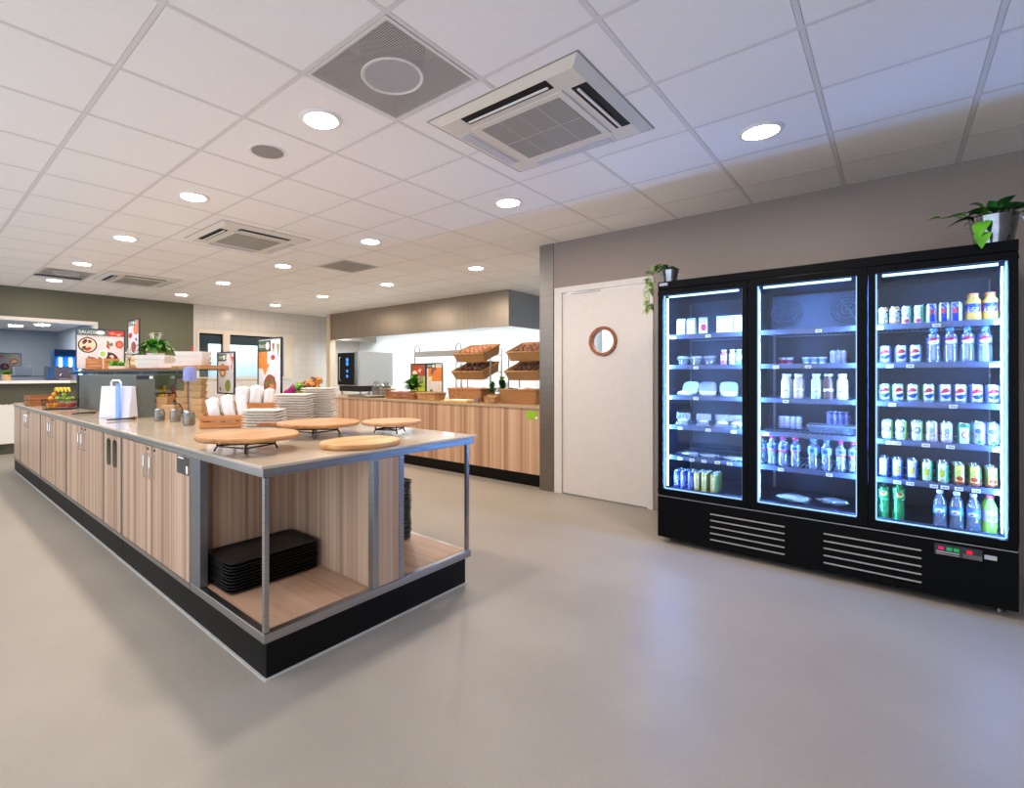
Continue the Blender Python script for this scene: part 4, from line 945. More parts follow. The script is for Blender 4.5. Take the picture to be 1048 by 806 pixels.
# narrow cutlery or waste panel with two slots
t = thing('cabinet', 'narrow oak panel with two dark rounded slots between the double door cabinets', 'cabinet', (1.3, 4.145, BZ0))
b = MB(); b.box((1.031, 3.927, BZ0), (1.585, 4.363, .8525)); loc_build(b, 'carcass', plain('grey carcass', rgb(120,116,114), .5), t, smooth=0)
b = MB(); b.box((1.009, 3.927, BZ0), (1.0305, 4.363, .19)); loc_build(b, 'bottom_edge', STEEL, t, smooth=0)
b = MB(); b.box((1.012, 3.94, .192), (1.0305, 4.345, .85)); fp = loc_build(b, 'front_panel', W_DOOR, t, smooth=0)
b = MB(); b.box((1.010, 3.929, .192), (1.0305, 3.938, .85)); loc_build(b, 'edge_strip', STEEL, t, smooth=0)
b = MB(); b.box((1.010, 4.347, .192), (1.0305, 4.361, .85)); loc_build(b, 'edge_strip', STEEL, t, smooth=0)
for y in (4.075, 4.225):
    b = MB(); ringp = []
    for cy, cz, a0 in ((y+.045-.03, .82-.03, 0), (y-.045+.03, .82-.03, 90), (y-.045+.03, .63+.03, 180), (y+.045-.03, .63+.03, 270)):
        for i in range(6): a_ = R(a0+18*i); ringp.append((cy+.03*math.cos(a_), cz+.03*math.sin(a_)))
    b.add([(1.0085, a, c_) for a, c_ in ringp]+[(1.0119, a, c_) for a, c_ in ringp], [tuple(range(24)), tuple(range(24, 48))[::-1]]+[(i, (i+1) % 24, 24+(i+1) % 24, 24+i) for i in range(24)])
    loc_build(b, 'slot', plain('dark slot', rgb(26,27,30), .2), t, smooth=0)
cab(4.365, 5.59, 'second double door oak cabinet from the near end of the island', [4.38, 4.95, 5.575])
cab(5.592, 6.83, 'third double door oak cabinet from the near end of the island', [5.605, 6.205, 6.815])
cab(6.832, 8.15, 'fourth and last double door oak cabinet of the island', [6.845, 7.55, 8.135])
t = thing('end_panel', 'plain oak panel closing the far end of the island', 'panel', (1.3, 8.4, BZ0))
b = MB(); b.box((1.012, 8.152, BZ0), (2.3, 8.64, .8525)); loc_build(b, 'panel_body', W_DOOR, t, smooth=0)
b = MB(); b.box((1.006, 8.152, BZ0), (1.0115, 8.64, .19)); loc_build(b, 'bottom_edge', STEEL, t, smooth=0)
t = thing('cabinet', 'oak back half of the island facing the serving counter', 'cabinet', (2.03, 5.5, BZ0))
b = MB(); b.box((1.59, 3.002, BZ0), (2.32, 8.15, .8525)); loc_build(b, 'carcass', W_DOOR, t, smooth=0)
b = MB(); b.box((2.3205, 3.002, BZ0), (2.335, 8.15, BZ1)); loc_build(b, 'bottom_edge', STEEL, t, smooth=0)

# ------------------------------------------------------------------ wooden boards on wire stands
def board(loc, rx, ry, th, mat, label, handle_dir=None, rotz=0):
    t = thing('wooden_board', label, 'board', loc, rotz, 'wooden serving boards on the island')
    b = MB(); b.lathe([(.965, 0), (1.0, th*.3), (1.0, th*.75), (.975, th), (0, th)], n=48, sx=rx, sy=ry)
    b.v = [tuple(v) for v in b.v]; b.build('board_top', mat, t)
    if handle_dir:
        d = Vector((math.cos(handle_dir), math.sin(handle_dir), 0)); s = Vector((-d.y, d.x, 0)); b = MB()
        o_ = rx*.95; ring = [d*o_+s*.045, d*(o_+.03)+s*.03, d*(o_+.10)+s*.025, d*(o_+.125)+s*.012, d*(o_+.125)-s*.012, d*(o_+.10)-s*.025, d*(o_+.03)-s*.03, d*o_-s*.045]
        b.prism([(p.x, p.y) for p in ring], .001, th-.001); b.build('board_handle', BOARDD, t, bevel=.004)
    return t
def stand(loc, rt, rb, h, label, rotz=0):
    t = thing('wire_stand', label, 'stand', loc, rotz, 'black stands under the boards')
    for k in range(4):
        a_ = PI/4+k*PI/2; d = Vector((math.cos(a_), math.sin(a_), 0))
        b = MB(); b.tube([d*rb*.95+Vector((0,0,.0045)), d*rb*.86+Vector((0,0,h*.45)), d*rt+Vector((0,0,h-.004))], .0045, 8); b.build('leg', BLACKM, t)
    b = MB(); b.tube([(rb*.86*math.cos(q*PI/2+PI/4), rb*.86*math.sin(q*PI/2+PI/4), h*.45) for q in range(4)], .004, 6, closed=True); b.build('hoop', BLACKM, t)
    b = MB(); b.tube([(rt*math.cos(q*PI/12), rt*math.sin(q*PI/12), h-.004) for q in range(24)], .004, 6, closed=True); b.build('top_ring', BLACKM, t)
    b = MB(); b.tube([(-rb*.6, -rb*.6, h*.45), (rb*.6, rb*.6, h*.45)], .004, 6); b.tube([(-rb*.6, rb*.6, h*.45+.004), (rb*.6, -rb*.6, h*.45+.004)], .004, 6); b.build('cross_bar', BLACKM, t)
    return t
TZ = TOP+.0005
stand((1.155, 2.40, TZ), .135, .155, .062, 'black wire stand under the nearest raised wooden board', .3)
board((1.165, 2.40, TZ+.0625), .245, .235, .022, BOARDW, 'nearest round wooden board, raised on a black stand at the left')
stand((1.735, 2.70, TZ), .14, .165, .064, 'black wire stand under the board with a handle', .15)
board((1.745, 2.66, TZ+.0645), .255, .235, .022, BOARDW, 'raised round wooden board with a dark handle, before the plate stacks', PI*.80)
stand((2.12, 2.43, TZ), .10, .115, .058, 'black wire stand under the right hand raised board', .5)
acac = woodgrain('striped acacia', rgb(176,116,66), rgb(214,164,104), rgb(234,198,146), (2, 9, 9), .35)
board((2.13, 2.42, TZ+.0585), .20, .18, .022, woodgrain('pale brown board', rgb(184,128,84), rgb(206,156,108), rgb(218,176,130), (3, 26, 40)), 'right hand round board raised on a stand, half behind the handled board')
board((1.655, 2.13, TZ), .232, .18, .026, acac, 'low striped round board lying flat on the worktop near the front edge')

# ------------------------------------------------------------------ crates, napkins, plates
def crate(loc, L, W, H, label, mat=CRATEW, n=2, rotz=0, name='wooden_crate', group='wooden crates on the island'):
    t = thing(name, label, 'crate', loc, rotz, group); sl = H/n
    for k in range(n):
        z0, z1 = k*sl+.004, (k+1)*sl-.006 if n > 1 else H
        for s in (-1, 1):
            b = MB(); b.box((-L/2, s*W/2, z0), (L/2, s*(W/2-.008), z1)); b.build('long_slat', mat, t, smooth=0, bevel=.0015)
            b = MB(); b.box((s*L/2, -W/2+.0085, z0), (s*(L/2-.008), W/2-.0085, z1)); b.build('end_slat', mat, t, smooth=0, bevel=.0015)
    for sx in (-1, 1):
        for sy in (-1, 1):
            b = MB(); b.box((sx*(L/2-.0085), sy*(W/2-.0085), .003), (sx*(L/2-.026), sy*(W/2-.026), H-.004)); b.build('corner_block', mat, t, smooth=0)
    b = MB(); b.box((-L/2+.009, -W/2+.009, 0), (L/2-.009, W/2-.009, .0028)); b.build('bottom', mat, t, smooth=0)
    return t
cA = Vector((1.60, 3.62, TZ)); ca_rot = R(-28)
crate(cA, .34, .26, .095, 'low slatted orange wood crate full of white napkin packs', n=2, rotz=ca_rot)
crate((1.96, 3.90, TZ), .36, .30, .16, 'taller orange wood crate behind, mostly hidden by white packs', n=3, rotz=R(-35))
NAPK = plain('white wrapped packs', rgb(246,246,246), .55, var=.02, bmp=.5, nscale=30)
def pack_w(loc, half, seed, label, rz, lean=0):
    """a folded white paper pack: soft box with crumpled faces"""
    b = MB(); m_ = 9; pr2 = []
    for ax in range(3):
        for sg in (-1, 1):
            o_ = len(b.v); vs = []
            for i in range(m_+1):
                for j in range(m_+1):
                    q = [0, 0, 0]; q[ax] = sg; q[(ax+1) % 3] = 2*i/m_-1; q[(ax+2) % 3] = 2*j/m_-1; q = Vector(q)
                    s_ = q.normalized(); q = q*.72+s_*.36
                    k = 1+.10*noise.noise(q*1.7+Vector((seed*5.1, 0, seed)))+.05*noise.noise(q*4.5+Vector((seed, seed*2, 0)))
                    vs.append((q.x*half[0]*k, q.y*half[1]*k, q.z*half[2]*k))
            b.add(vs, [(i*(m_+1)+j, i*(m_+1)+j+1, (i+1)*(m_+1)+j+1, (i+1)*(m_+1)+j) for i in range(m_) for j in range(m_)])
    b.xform(Matrix.Rotation(rz, 4, 'Z') @ Matrix.Rotation(lean, 4, 'Y'))
    return tag(b.build('napkin_pack', NAPK, None, loc, smooth=35), label, 'napkins', 'white napkin packs')
cr = Matrix.Rotation(ca_rot, 3, 'Z'); cB = Vector((1.96, 3.90, 0)); crB = Matrix.Rotation(R(-35), 3, 'Z')
def inA(x, y, z): p = cA+cr @ Vector((x, y, 0)); return (p.x, p.y, TZ+z)
def inB(x, y, z): p = cB+crB @ Vector((x, y, 0)); return (p.x, p.y, TZ+z)
pack_w(inA(-.085, .0, .115), (.036, .090, .088), 1, 'leftmost white napkin pack in the front crate', ca_rot, -.22)
pack_w(inA(.012, .0, .125), (.036, .090, .095), 2, 'middle white napkin pack in the front crate', ca_rot, -.22)
pack_w(inA(.100, .0, .122), (.030, .090, .09), 3, 'right white napkin pack in the front crate, leaning', ca_rot, -.15)
pack_w(inB(-.10, .0, .165), (.042, .095, .105), 4, 'large white pack standing in the rear crate, left', R(-35), -.05)
pack_w(inB(.005, .0, .17), (.042, .095, .108), 5, 'large white pack standing in the rear crate, middle', R(-35), .0)
pack_w(inB(.105, .0, .155), (.036, .09, .10), 6, 'white pack at the right side of the rear crate', R(-35), .0)
def plate_mesh(hx, hy):
    b = MB(); 
    def rg(a, c_, z, r): 
        return [(cx+r*math.cos(R(a0+30*i)), cy+r*math.sin(R(a0+30*i)), z) for cx, cy, a0 in ((a-r, c_-r, 0), (-a+r, c_-r, 90), (-a+r, -c_+r, 180), (a-r, -c_+r, 270)) for i in range(4)]
    rs_ = [rg(hx*.72, hy*.72, 0, .02), rg(hx*.95, hy*.95, .014, .025), rg(hx, hy, .016, .03), rg(hx, hy, .0185, .03), rg(hx*.93, hy*.93, .0175, .025), rg(hx*.72, hy*.72, .004, .02)]
    n = 16; b.add([v for q in rs_ for v in q], [tuple(range(n))[::-1], tuple(range(5*n, 6*n))]+[(k*n+i, k*n+(i+1) % n, (k+1)*n+(i+1) % n, (k+1)*n+i) for k in range(5) for i in range(n)])
    return b
pl0 = plate_mesh(.13, .10).build('plate', PLATEW, smooth=30)
rs = random.Random(9); first = [True]
def plates(x, y, n, where, rot):
    for k in range(n):
        if first[0]: o = pl0; first[0] = False
        else: o = pl0.copy(); C.objects.link(o)
        o.location = (x+rs.uniform(-.004, .004), y+rs.uniform(-.004, .004), TZ+k*.0192); o.rotation_euler = (0, 0, rot+R(rs.uniform(-3, 3)))
        tag(o, f'white square plate in the {where} stack, {ORD[k]} from bottom', 'plate', 'white plates in the '+where+' stack')
plates(1.70, 3.27, 7, 'lowest, left hand', R(-48)); plates(2.0, 3.386, 12, 'middle', R(-48)); plates(2.27, 3.459, 14, 'tallest, right hand', R(-48))
# ------------------------------------------------------------------ kraft boxes
def kraft_mesh():
    t = thing('kraft_box', '', 'box'); b = MB(); b.tray((0,0,0), (.042, .042), (.055, .055), .055, .002); b.build('box_body', KRAFT, t, smooth=0)
    b = MB(); b.box((-.057, -.057, .0555), (.057, .057, .0562)); b.build('box_lid', KRAFT, t, smooth=0); return t
k0 = kraft_mesh(); kf = [True]
def kraft(x, y, n, where, rot, sc_=1):
    for k in range(n):
        if kf[0]: o = k0; kf[0] = False
        else: o = dup(k0, (0,0,0))
        o.location = (x+rs.uniform(-.003, .003), y+rs.uniform(-.003, .003), TZ+k*.0572*sc_); o.rotation_euler = (0, 0, rot+R(rs.uniform(-3, 3))); o.scale = (sc_,)*3
        o['label'] = f'brown kraft box in the {where} stack, {ORD[k]} from bottom'; o['group'] = 'kraft boxes on the island'
kraft(1.56, 4.62, 2, 'low front', R(40)); kraft(1.62, 4.95, 3, 'left hand', R(40)); kraft(1.74, 4.82, 6, 'tall rear', R(42)); kraft(1.80, 4.66, 6, 'tall right hand', R(40)); kraft(1.74, 4.49, 3, 'low right hand', R(40), 1.0)
# ------------------------------------------------------------------ grey divider and paper bag
t = thing('divider_box', 'tall grey green divider box standing along the island worktop', 'divider', (1.455, 5.99, TZ))
b = MB(); b.box((-.075, -1.06, 0), (.075, 1.06, .37)); b.build('divider_body', GREY, t, smooth=0, bevel=.003)
b = MB(); b.box((-.07, -1.0625, .335), (.065, -1.0605, .366)); b.build('header_label', plain('navy label', rgb(44,48,70), .4), t, smooth=0)
b = MB(); b.box((.030, -1.064, .338), (.058, -1.0627, .362)); b.build('white_logo', PAPER, t, smooth=0)
b = MB(); b.box((-.082, .98, 0), (-.0755, 1.062, .372)); b.build('end_edge', plain('dark blue edge', rgb(34,44,62), .4), t, smooth=0)
pa, pb = Vector((1.19, 5.14, 0)), Vector((1.345, 4.86, 0)); mid = (pa+pb)/2; an = math.atan2((pb-pa).y, (pb-pa).x)
t = thing('paper_bag', 'white paper carrier bag leaning by the grey divider box', 'bag', (mid.x, mid.y, TZ), an)
PB_ = plain('white bag paper', rgb(226,228,246), .7, var=.03, bmp=.2, nscale=14)
b = MB(); b.frustum((0, 0, 0), (.155, .05), (0, 0, .275), (.16, .02)); b.build('bag_body', PB_, t, smooth=0, bevel=.004)
b = MB(); b.tube([(-.06, -.012, .27), (-.06, -.012, .31), (-.045, -.012, .325), (.02, -.012, .325), (.035, -.012, .31), (.035, -.012, .27)], .009, 8); b.build('bag_handle', PAPER, t)
b = MB(); b.box((.05, -.075, .002), (.085, -.06, .30)); tag(b.build('reflection_strip', glassy('blue reflection', (.6, .78, 1, 1), .2, .35, rgb(120,180,250)), None, (mid.x, mid.y, TZ), rotz=an, smooth=0), 'upright blue reflection strip in front of the white paper bag', 'reflection')  # tinted strip stands in for a reflection in front of the bag
# tongs resting on the worktop
def tongs(x, y, rz, label):
    t = thing('serving_tongs', label, 'tongs', (x, y, TZ), rz, 'serving tongs on the island')
    for s in (-1, 1):
        b = MB(); b.tube([(-.11, 0, .012), (-.05, s*.016, .012), (.05, s*.022, .011), (.09, s*.012, .010)], [.006, .006, .006, .009], 8); b.build('arm', BLACKM, t)
    for s in (-1, 1):
        b = MB(); b.ball((.10, s*.012, .0135), (.018, .010, .013), n=10); b.build('scoop_end', BOARDD, t)
    return t
tongs(1.17, 5.72, .4, 'black tongs on the worktop at the foot of the grey divider, farther pair'); tongs(1.22, 4.72, .2, 'black tongs on the worktop beside the paper bag, nearer pair')
# glass jars
def jar(x, y, label, content):
    t = thing('glass_jar', label, 'jar', (x, y, TZ), 0, 'glass jars on the island')
    b = MB(); b.lathe([(.036, 0), (.040, .006), (.040, .075), (.034, .085), (.034, .095), (.031, .095), (.031, .085), (.037, .074), (.037, .008), (0, .007)], n=20); b.build('jar_body', JARG, t)
    b = MB(); b.lathe([(.035, .008), (.035, .045), (0, .047)], n=16); b.build('contents', content, t)
    b = MB(); b.lathe([(.036, .0955), (.036, .101), (0, .102)], n=20); b.build('jar_lid', CHROME, t)
    return t
jar(1.40, 4.40, 'glass jar of grey seeds, left of the small jar group', plain('seeds', rgb(150,130,110), .7, var=.4, nscale=120))
jar(1.47, 4.26, 'glass jar with a lid, second of the small jar group', plain('nuts', rgb(170,120,80), .7, var=.4, nscale=90))
jar(1.49, 4.06, 'glass jar of green topping, third of the small jar group', plain('green topping', rgb(120,140,70), .7, var=.4, nscale=90))
jar(1.44, 3.90, 'glass jar nearest the napkin crate', plain('croutons', rgb(196,160,110), .7, var=.4, nscale=90))
t = thing('scoop', 'curved black scoop standing between the small jars', 'scoop', (1.56, 4.38, TZ))
b = MB(); b.lathe([(.03, 0), (.034, .05), (.030, .05), (.027, .005), (0, .005)], n=16); b.build('scoop_cup', CHROME, t)
b = MB(); b.tube([(0, 0, .01), (.0, .0, .10), (-.015, .02, .135), (-.05, .05, .13)], .006, 8); b.build('scoop_handle', BLACKM, t)
# ------------------------------------------------------------------ fruit at the far left, peppers behind the divider
crate((1.16, 7.75, TZ), .28, .26, .13, 'brown slatted crate at the far left end of the island', BOARDD, 2, R(5))
t = thing('fruit_basket', 'black wire basket heaped with fruit at the left end of the island', 'basket', (1.17, 6.72, TZ), R(-28)); t.scale = (.75, .75, .9)
b = MB()
for z, kx in ((.004, 0), (.06, .01), (.12, .02)): b.tube([(-.17-kx, -.13-kx, z), (.17+kx, -.13-kx, z), (.17+kx, .13+kx, z), (-.17-kx, .13+kx, z)], .004, 6, closed=True)
for q in range(10):
    for s in (-1, 1): x = -.16+q*.0355; b.tube([(x, s*.13, .004), (x*1.1, s*.15, .12)], .002, 5)
for q in range(8):
    for s in (-1, 1): y = -.12+q*.034; b.tube([(s*.17, y, .004), (s*.19, y*1.1, .12)], .002, 5)
for q in range(9): b.tube([(-.17, -.12+q*.03, .004), (.17, -.12+q*.03, .004)], .002, 5)
b.build('wire_frame', BLACKM, t)
FM = {'orange': plain('orange peel', rgb(240,150,30), .4, bmp=.2, nscale=120), 'green apple': plain('green apple skin', rgb(150,190,60), .3, var=.15), 'red apple': plain('red apple skin', rgb(214,56,50), .3, var=.2), 'banana': plain('banana skin', rgb(242,206,60), .4), 'lemon': plain('lemon skin', rgb(244,214,50), .4)}
PR = {}
def fruit(kind, r):
    if kind not in PR:
        t = thing(kind.replace(' ', '_'), '', 'fruit')
        b = MB(); sq_ = .92 if kind == 'orange' else .88
        b.lathe([(0, -r*sq_*.82)]+[(r*math.sin(PI*q/12), -r*sq_*math.cos(PI*q/12)) for q in range(1, 12)]+[(0, r*sq_*.80)], n=18); b.build('skin', FM[kind], t)
        b = MB(); b.tube([(0, 0, r*.74), (.002, .001, r*1.05)], .0025, 6); b.build('stem', SOIL if 'apple' in kind else LEAFD, t)
        PR[kind] = [t, False]
    p = PR[kind]
    if not p[1]: p[1] = True; return p[0]
    return dup(p[0], (0,0,0))
bl, br = Vector((1.17, 6.72, 0)), R(-28)
def infr(x, y, z): q = Matrix.Rotation(br, 3, 'Z') @ Vector((x*.75, y*.75, 0)); return (bl.x+q.x, bl.y+q.y, TZ+z*.98)
FR = [('orange', -.125, -.07, .045), ('orange', -.045, -.085, .045), ('orange', -.12, .025, .045), ('orange', -.105, -.045, .115), ('orange', -.03, -.02, .048), ('orange', -.07, -.02, .165), ('orange', -.14, .06, .118),
      ('green apple', .05, .0, .115), ('green apple', .10, -.04, .112), ('green apple', .06, -.05, .165), ('green apple', .0, .06, .115), ('green apple', .12, .05, .115), ('green apple', -.02, -.06, .12), ('green apple', .04, .06, .05),
      ('red apple', .05, -.085, .045), ('red apple', .125, -.085, .045), ('red apple', .125, -.005, .045), ('red apple', .13, .075, .045)]
cnt = {}
for kind, x, y, z in FR:
    o = fruit(kind, .0262); o.location = infr(x, y, z); o.rotation_euler = (rs.uniform(-.5, .5), rs.uniform(-.5, .5), rs.uniform(0, 6)); 
    o['label'] = {'orange': 'orange heaped on the left side of the fruit basket', 'green apple': 'green apple heaped on the right side of the fruit basket', 'red apple': 'red apple at the lower right of the fruit basket'}[kind]; o['group'] = kind+'s in the fruit basket'
for k in range(4):
    t = thing('banana', 'yellow banana lying on top of the fruit basket', 'fruit', infr(-.05+.045*k, .0, .20), br+.5, 'bananas in the fruit basket')
    b = MB(); pth = [Vector((.0, .085*math.sin(a_), .05*math.cos(a_)-.02)) for a_ in [R(-80+160*q/8) for q in range(9)]]
    b.tube(pth, [.005, .010, .013, .014, .014, .014, .013, .010, .005], 8); b.build('skin', FM['banana'], t)
    b = MB(); b.tube([pth[0], pth[0]+Vector((0, -.015, -.004))], .005, 6); b.build('stem', SOIL, t)
# a second wire basket with bell peppers
t = thing('pepper_basket', 'black wire basket of bell peppers behind the grey divider', 'basket', (1.86, 5.62, TZ), R(-35))
b = MB()
for z, kx in ((.004, 0), (.09, .01), (.18, .02)): b.tube([(-.11-kx, -.10-kx, z), (.11+kx, -.10-kx, z), (.11+kx, .10+kx, z), (-.11-kx, .10+kx, z)], .004, 6, closed=True)
for q in range(8):
    for s in (-1, 1): x = -.105+q*.03; b.tube([(x, s*.10, .004), (x*1.15, s*.12, .18)], .002, 5); b.tube([(s*.11, x*.9, .004), (s*.13, x, .18)], .002, 5)
for q in range(7): b.tube([(-.11, -.09+q*.03, .004), (.11, -.09+q*.03, .004)], .002, 5)
b.build('wire_frame', BLACKM, t)
PM = {'yellow': plain('yellow pepper', rgb(246,206,40), .2), 'orange': plain('orange pepper', rgb(242,130,36), .2), 'red': plain('red pepper', rgb(206,30,34), .2), 'green': plain('dark green pepper', rgb(50,84,36), .2)}
def pepper(kind, loc, rot):
    t = thing('bell_pepper', f'{kind} bell pepper in the basket behind the grey divider', 'vegetable', loc, 0, kind+' peppers'); t.rotation_euler = rot
    b = MB(); o0 = 0; m_, n_ = 9, 20; vs = []
    for j in range(m_+1):
        ph = PI*j/m_
        for i in range(n_):
            a_ = 2*PI*i/n_; k = 1+.10*math.cos(4*a_)*math.sin(ph); r_ = .036*(math.sin(ph)**.7)*k*(1.0+.12*math.cos(ph)*-1)
            vs.append((r_*math.cos(a_), r_*math.sin(a_), -.038*math.cos(ph)-(.012 if j in (m_, 0) else 0)*(1 if j == m_ else -1)))
    b.add(vs, [(j*n_+i, j*n_+(i+1) % n_, (j+1)*n_+(i+1) % n_, (j+1)*n_+i) for j in range(m_) for i in range(n_)]); b.build('skin', PM[kind], t, smooth=60)
    b = MB(); b.tube([(0, 0, .024), (.003, 0, .036), (.010, 0, .048)], [.007, .005, .006], 8); b.build('stem', LEAFD, t)
b0 = Vector((1.86, 5.62, 0)); rm = Matrix.Rotation(R(-35), 3, 'Z')
for q, (kind, x, y, z) in enumerate([('green', -.05, -.05, .048), ('green', .05, -.05, .048), ('orange', -.05, .05, .048), ('green', .05, .05, .048), ('yellow', -.05, -.05, .14), ('orange', .05, -.05, .14), ('yellow', -.05, .05, .14), ('yellow', -.04, -.02, .232), ('red', .05, .05, .14), ('red', .055, .01, .232)]):
    p = b0+rm @ Vector((x, y, 0)); pepper(kind, (p.x, p.y, TZ+z), (rs.uniform(-.2, .2), rs.uniform(-.2, .2), rs.uniform(0, 3)))

# ------------------------------------------------------------------ raised glass shelf
SZ = 1.325; SX0, SX1, SY0, SY1 = 1.58, 1.96, 4.40, 8.55
t = thing('glass_shelf', 'raised glass shelf on steel posts along the middle of the island', 'shelf', (1.81, 6.5, TZ))
b = MB(); b.box((SX0, SY0, SZ-.010), (SX1, SY1, SZ)); loc_build(b, 'shelf_glass', GLASSG, t, smooth=0)
for y in (5.22, 6.3, 7.3, 8.3):
    b = MB(); b.cyl((1.81, y, TZ), (1.81, y, SZ-.0105), .016, 14); b.lathe([(.04, 0), (.04, .006), (.018, .012)], (1.81, y, TZ), n=18); loc_build(b, 'post', STEEL, t)
    b = MB(); b.box((SX0+.02, y-.012, SZ-.034), (SX1-.02, y+.012, SZ-.0105)); loc_build(b, 'bracket', BLACKM, t, smooth=0)
b = MB(); b.box((SX0+.004, SY0+.02, SZ-.18), (SX0+.010, SY1-.02, SZ-.0105)); loc_build(b, 'front_glass', GLASSG, t, smooth=0)
b = MB(); b.box((SX0-.004, SY0, SZ-.016), (SX0-.0005, SY1, SZ+.001)); loc_build(b, 'edge_trim', STEEL, t, smooth=0)
SZ += .001
def plank(x, y, L, W, label, mat, th=.022, rz=0):
    t = thing('serving_plank', label, 'board', (x, y, SZ), rz, 'planks on the glass shelf')
    b = MB(); b.rbox((-W/2, -L/2, 0), (W/2, L/2, th), .02); b.build('plank_body', mat, t, smooth=30, bevel=.003)
    return t
plank(1.80, 4.64, .64, .26, 'light oak plank at the near end of the glass shelf', BOARDW, .032)
plank(1.80, 5.66, 1.3, .30, 'dark oak plank under the white boxes on the glass shelf', BOARDD, .018)
plank(1.80, 7.35, 1.9, .30, 'long dark oak plank under the crate and herbs on the glass shelf', BOARDD, .018)
CZ = SZ+.0185
crate((1.78, 7.72, CZ), .36, .30, .145, 'orange slatted crate on the glass shelf beside the bowl poster', CRATEW, 3, R(-12))
t = thing('herb_tray', 'low white tray of bright green herbs on the glass shelf', 'plant', (1.78, 6.98, CZ), R(-15))
b = MB(); b.tray((0,0,0), (.10, .16), (.11, .17), .035, .004); b.build('tray', PLATEW, t, smooth=0)
b = MB(); b.box((-.095, -.155, .005), (.095, .155, .028)); b.build('soil', SOIL, t, smooth=0)
b = MB(); hs = random.Random(4)
for q in range(170):
    x, y = hs.uniform(-.09, .09), hs.uniform(-.15, .15); a_ = hs.uniform(0, 6.28); b.leaf((x, y, .028), (math.cos(a_)*.5, math.sin(a_)*.5, 1), hs.uniform(.06, .12), hs.uniform(.012, .022), .25, LEAFB)
b.build('foliage', None, t)
t = thing('carved_disc', 'round pale disc with a lime green centre standing behind the orange crate', 'decoration', (1.70, 7.35, CZ))
b = MB(); b.cyl((0, 0, 0), (0, 0, .137), .006, 8); b.build('disc_foot', WHITEG, t)
b = MB(); b.lathe([(.055, -.006), (.055, .006)], n=28); b.xform(Matrix.Translation((0, 0, .19)) @ Matrix.Rotation(R(38), 4, 'Z') @ Matrix.Rotation(R(90), 4, 'Y')); b.build('disc', PETALW, t)
b = MB(); b.lathe([(.036, -.008), (.036, .008)], n=24); b.xform(Matrix.Translation((0, 0, .19)) @ Matrix.Rotation(R(38), 4, 'Z') @ Matrix.Rotation(R(90), 4, 'Y')); b.build('lime_centre', plain('lime centre', rgb(186,210,80), .5), t)
# wooden hexagon blocks under the narrow poster
hexm = woodgrain('pale block wood', rgb(206,170,126), rgb(226,196,154), rgb(236,212,178), (20, 20, 20))
for q, (dy, z) in enumerate([(-.075, 0), (-.0, 0), (.075, 0), (-.0375, 1), (.0375, 1)]):
    b = MB(); b.prism([(.042*math.cos(PI*i/3+PI/6), .042*math.sin(PI*i/3+PI/6)) for i in range(6)], -.06, .06); b.xform(Matrix.Rotation(R(90), 4, 'Y'))
    tag(b.build('wooden_block', hexm, None, (1.76, 6.36+dy, CZ+.0425+z*.0655), smooth=0, bevel=.004), 'pale hexagonal wooden block under the narrow poster', 'block', 'hexagonal wooden blocks')
# white boxes
wb = MB(); wb.tray((0,0,0), (.09, .13), (.105, .145), .042, .003)
wb0 = wb.build('takeaway_tray', PLATEW, smooth=0); wf = [True]
def wbox(x, y, z, n, where, rot, s=1):
    for k in range(n):
        if wf[0]: o = wb0; wf[0] = False
        else: o = wb0.copy(); C.objects.link(o)
        o.location = (x+rs.uniform(-.004, .004), y+rs.uniform(-.004, .004), z+k*.0435); o.rotation_euler = (0, 0, rot+R(rs.uniform(-2, 2))); o.scale = (s, s, 1)
        tag(o, f'white takeaway tray in the {where} shelf stack, {ORD[k]} from bottom', 'tray', 'white trays on the glass shelf')
wbox(1.74, 5.58, CZ, 3, 'left hand', R(42), 1.05); wbox(1.80, 5.21, CZ, 1, 'single low', R(42), .85); wbox(1.80, 4.78, SZ+.0325, 3, 'right hand', R(42), .88)
# white flowering pot plant
t = thing('potted_plant', 'leafy pot plant with white flowers on the glass shelf', 'plant', (1.86, 5.97, CZ))
b = MB(); b.lathe([(.06, 0), (.085, .16), (.09, .165), (.08, .165), (.057, .006), (0, .006)], n=24); b.build('pot', WHITEG, t)
b = MB(); fs_ = random.Random(8)
for q in range(120):
    a_ = fs_.uniform(0, 6.28); el = fs_.uniform(.1, 1.3); r0 = fs_.uniform(.02, .12)
    d = Vector((math.cos(a_)*math.cos(el), math.sin(a_)*math.cos(el), math.sin(el)*.8))
    b.leaf(Vector((0, 0, .19))+d*r0, d, fs_.uniform(.09, .13), fs_.uniform(.06, .09), .6, LEAF if fs_.random() < .6 else LEAFB)
b.build('foliage', None, t)
b = MB()
for q in range(9):
    a_ = fs_.uniform(0, 6.28); c_ = Vector((.07*math.cos(a_)*fs_.random(), .09*math.sin(a_), .345+fs_.uniform(-.03, .03))); b.tube([(0, 0, .17), c_], .003, 5)
    for k in range(5): b.leaf(c_, (math.cos(k*1.257), math.sin(k*1.257), .35), .034, .028, .1, PETALW)
b.build('flowers', PETALW, t)
t = thing('white_orchid', 'small white flower head standing by the white trays', 'flower', (1.62, 5.98, CZ))
b = MB(); b.tube([(0, 0, 0), (.0, .01, .08), (0, 0, .15)], .005, 6); b.build('stem', LEAFD, t)
b = MB()
for q in range(3):
    for k in range(6): b.leaf((0, .012*q-.012, .11+.035*q), (-.5+math.cos(k*1.05)*.6, math.sin(k*1.05), math.cos(k*1.05+1)), .05, .035, .1, PETALW)
b.build('petals', PETALW, t)
t = thing('terracotta_pot', 'small terracotta pot with red label between the white tray stacks', 'pot', (1.90, 5.065, CZ))
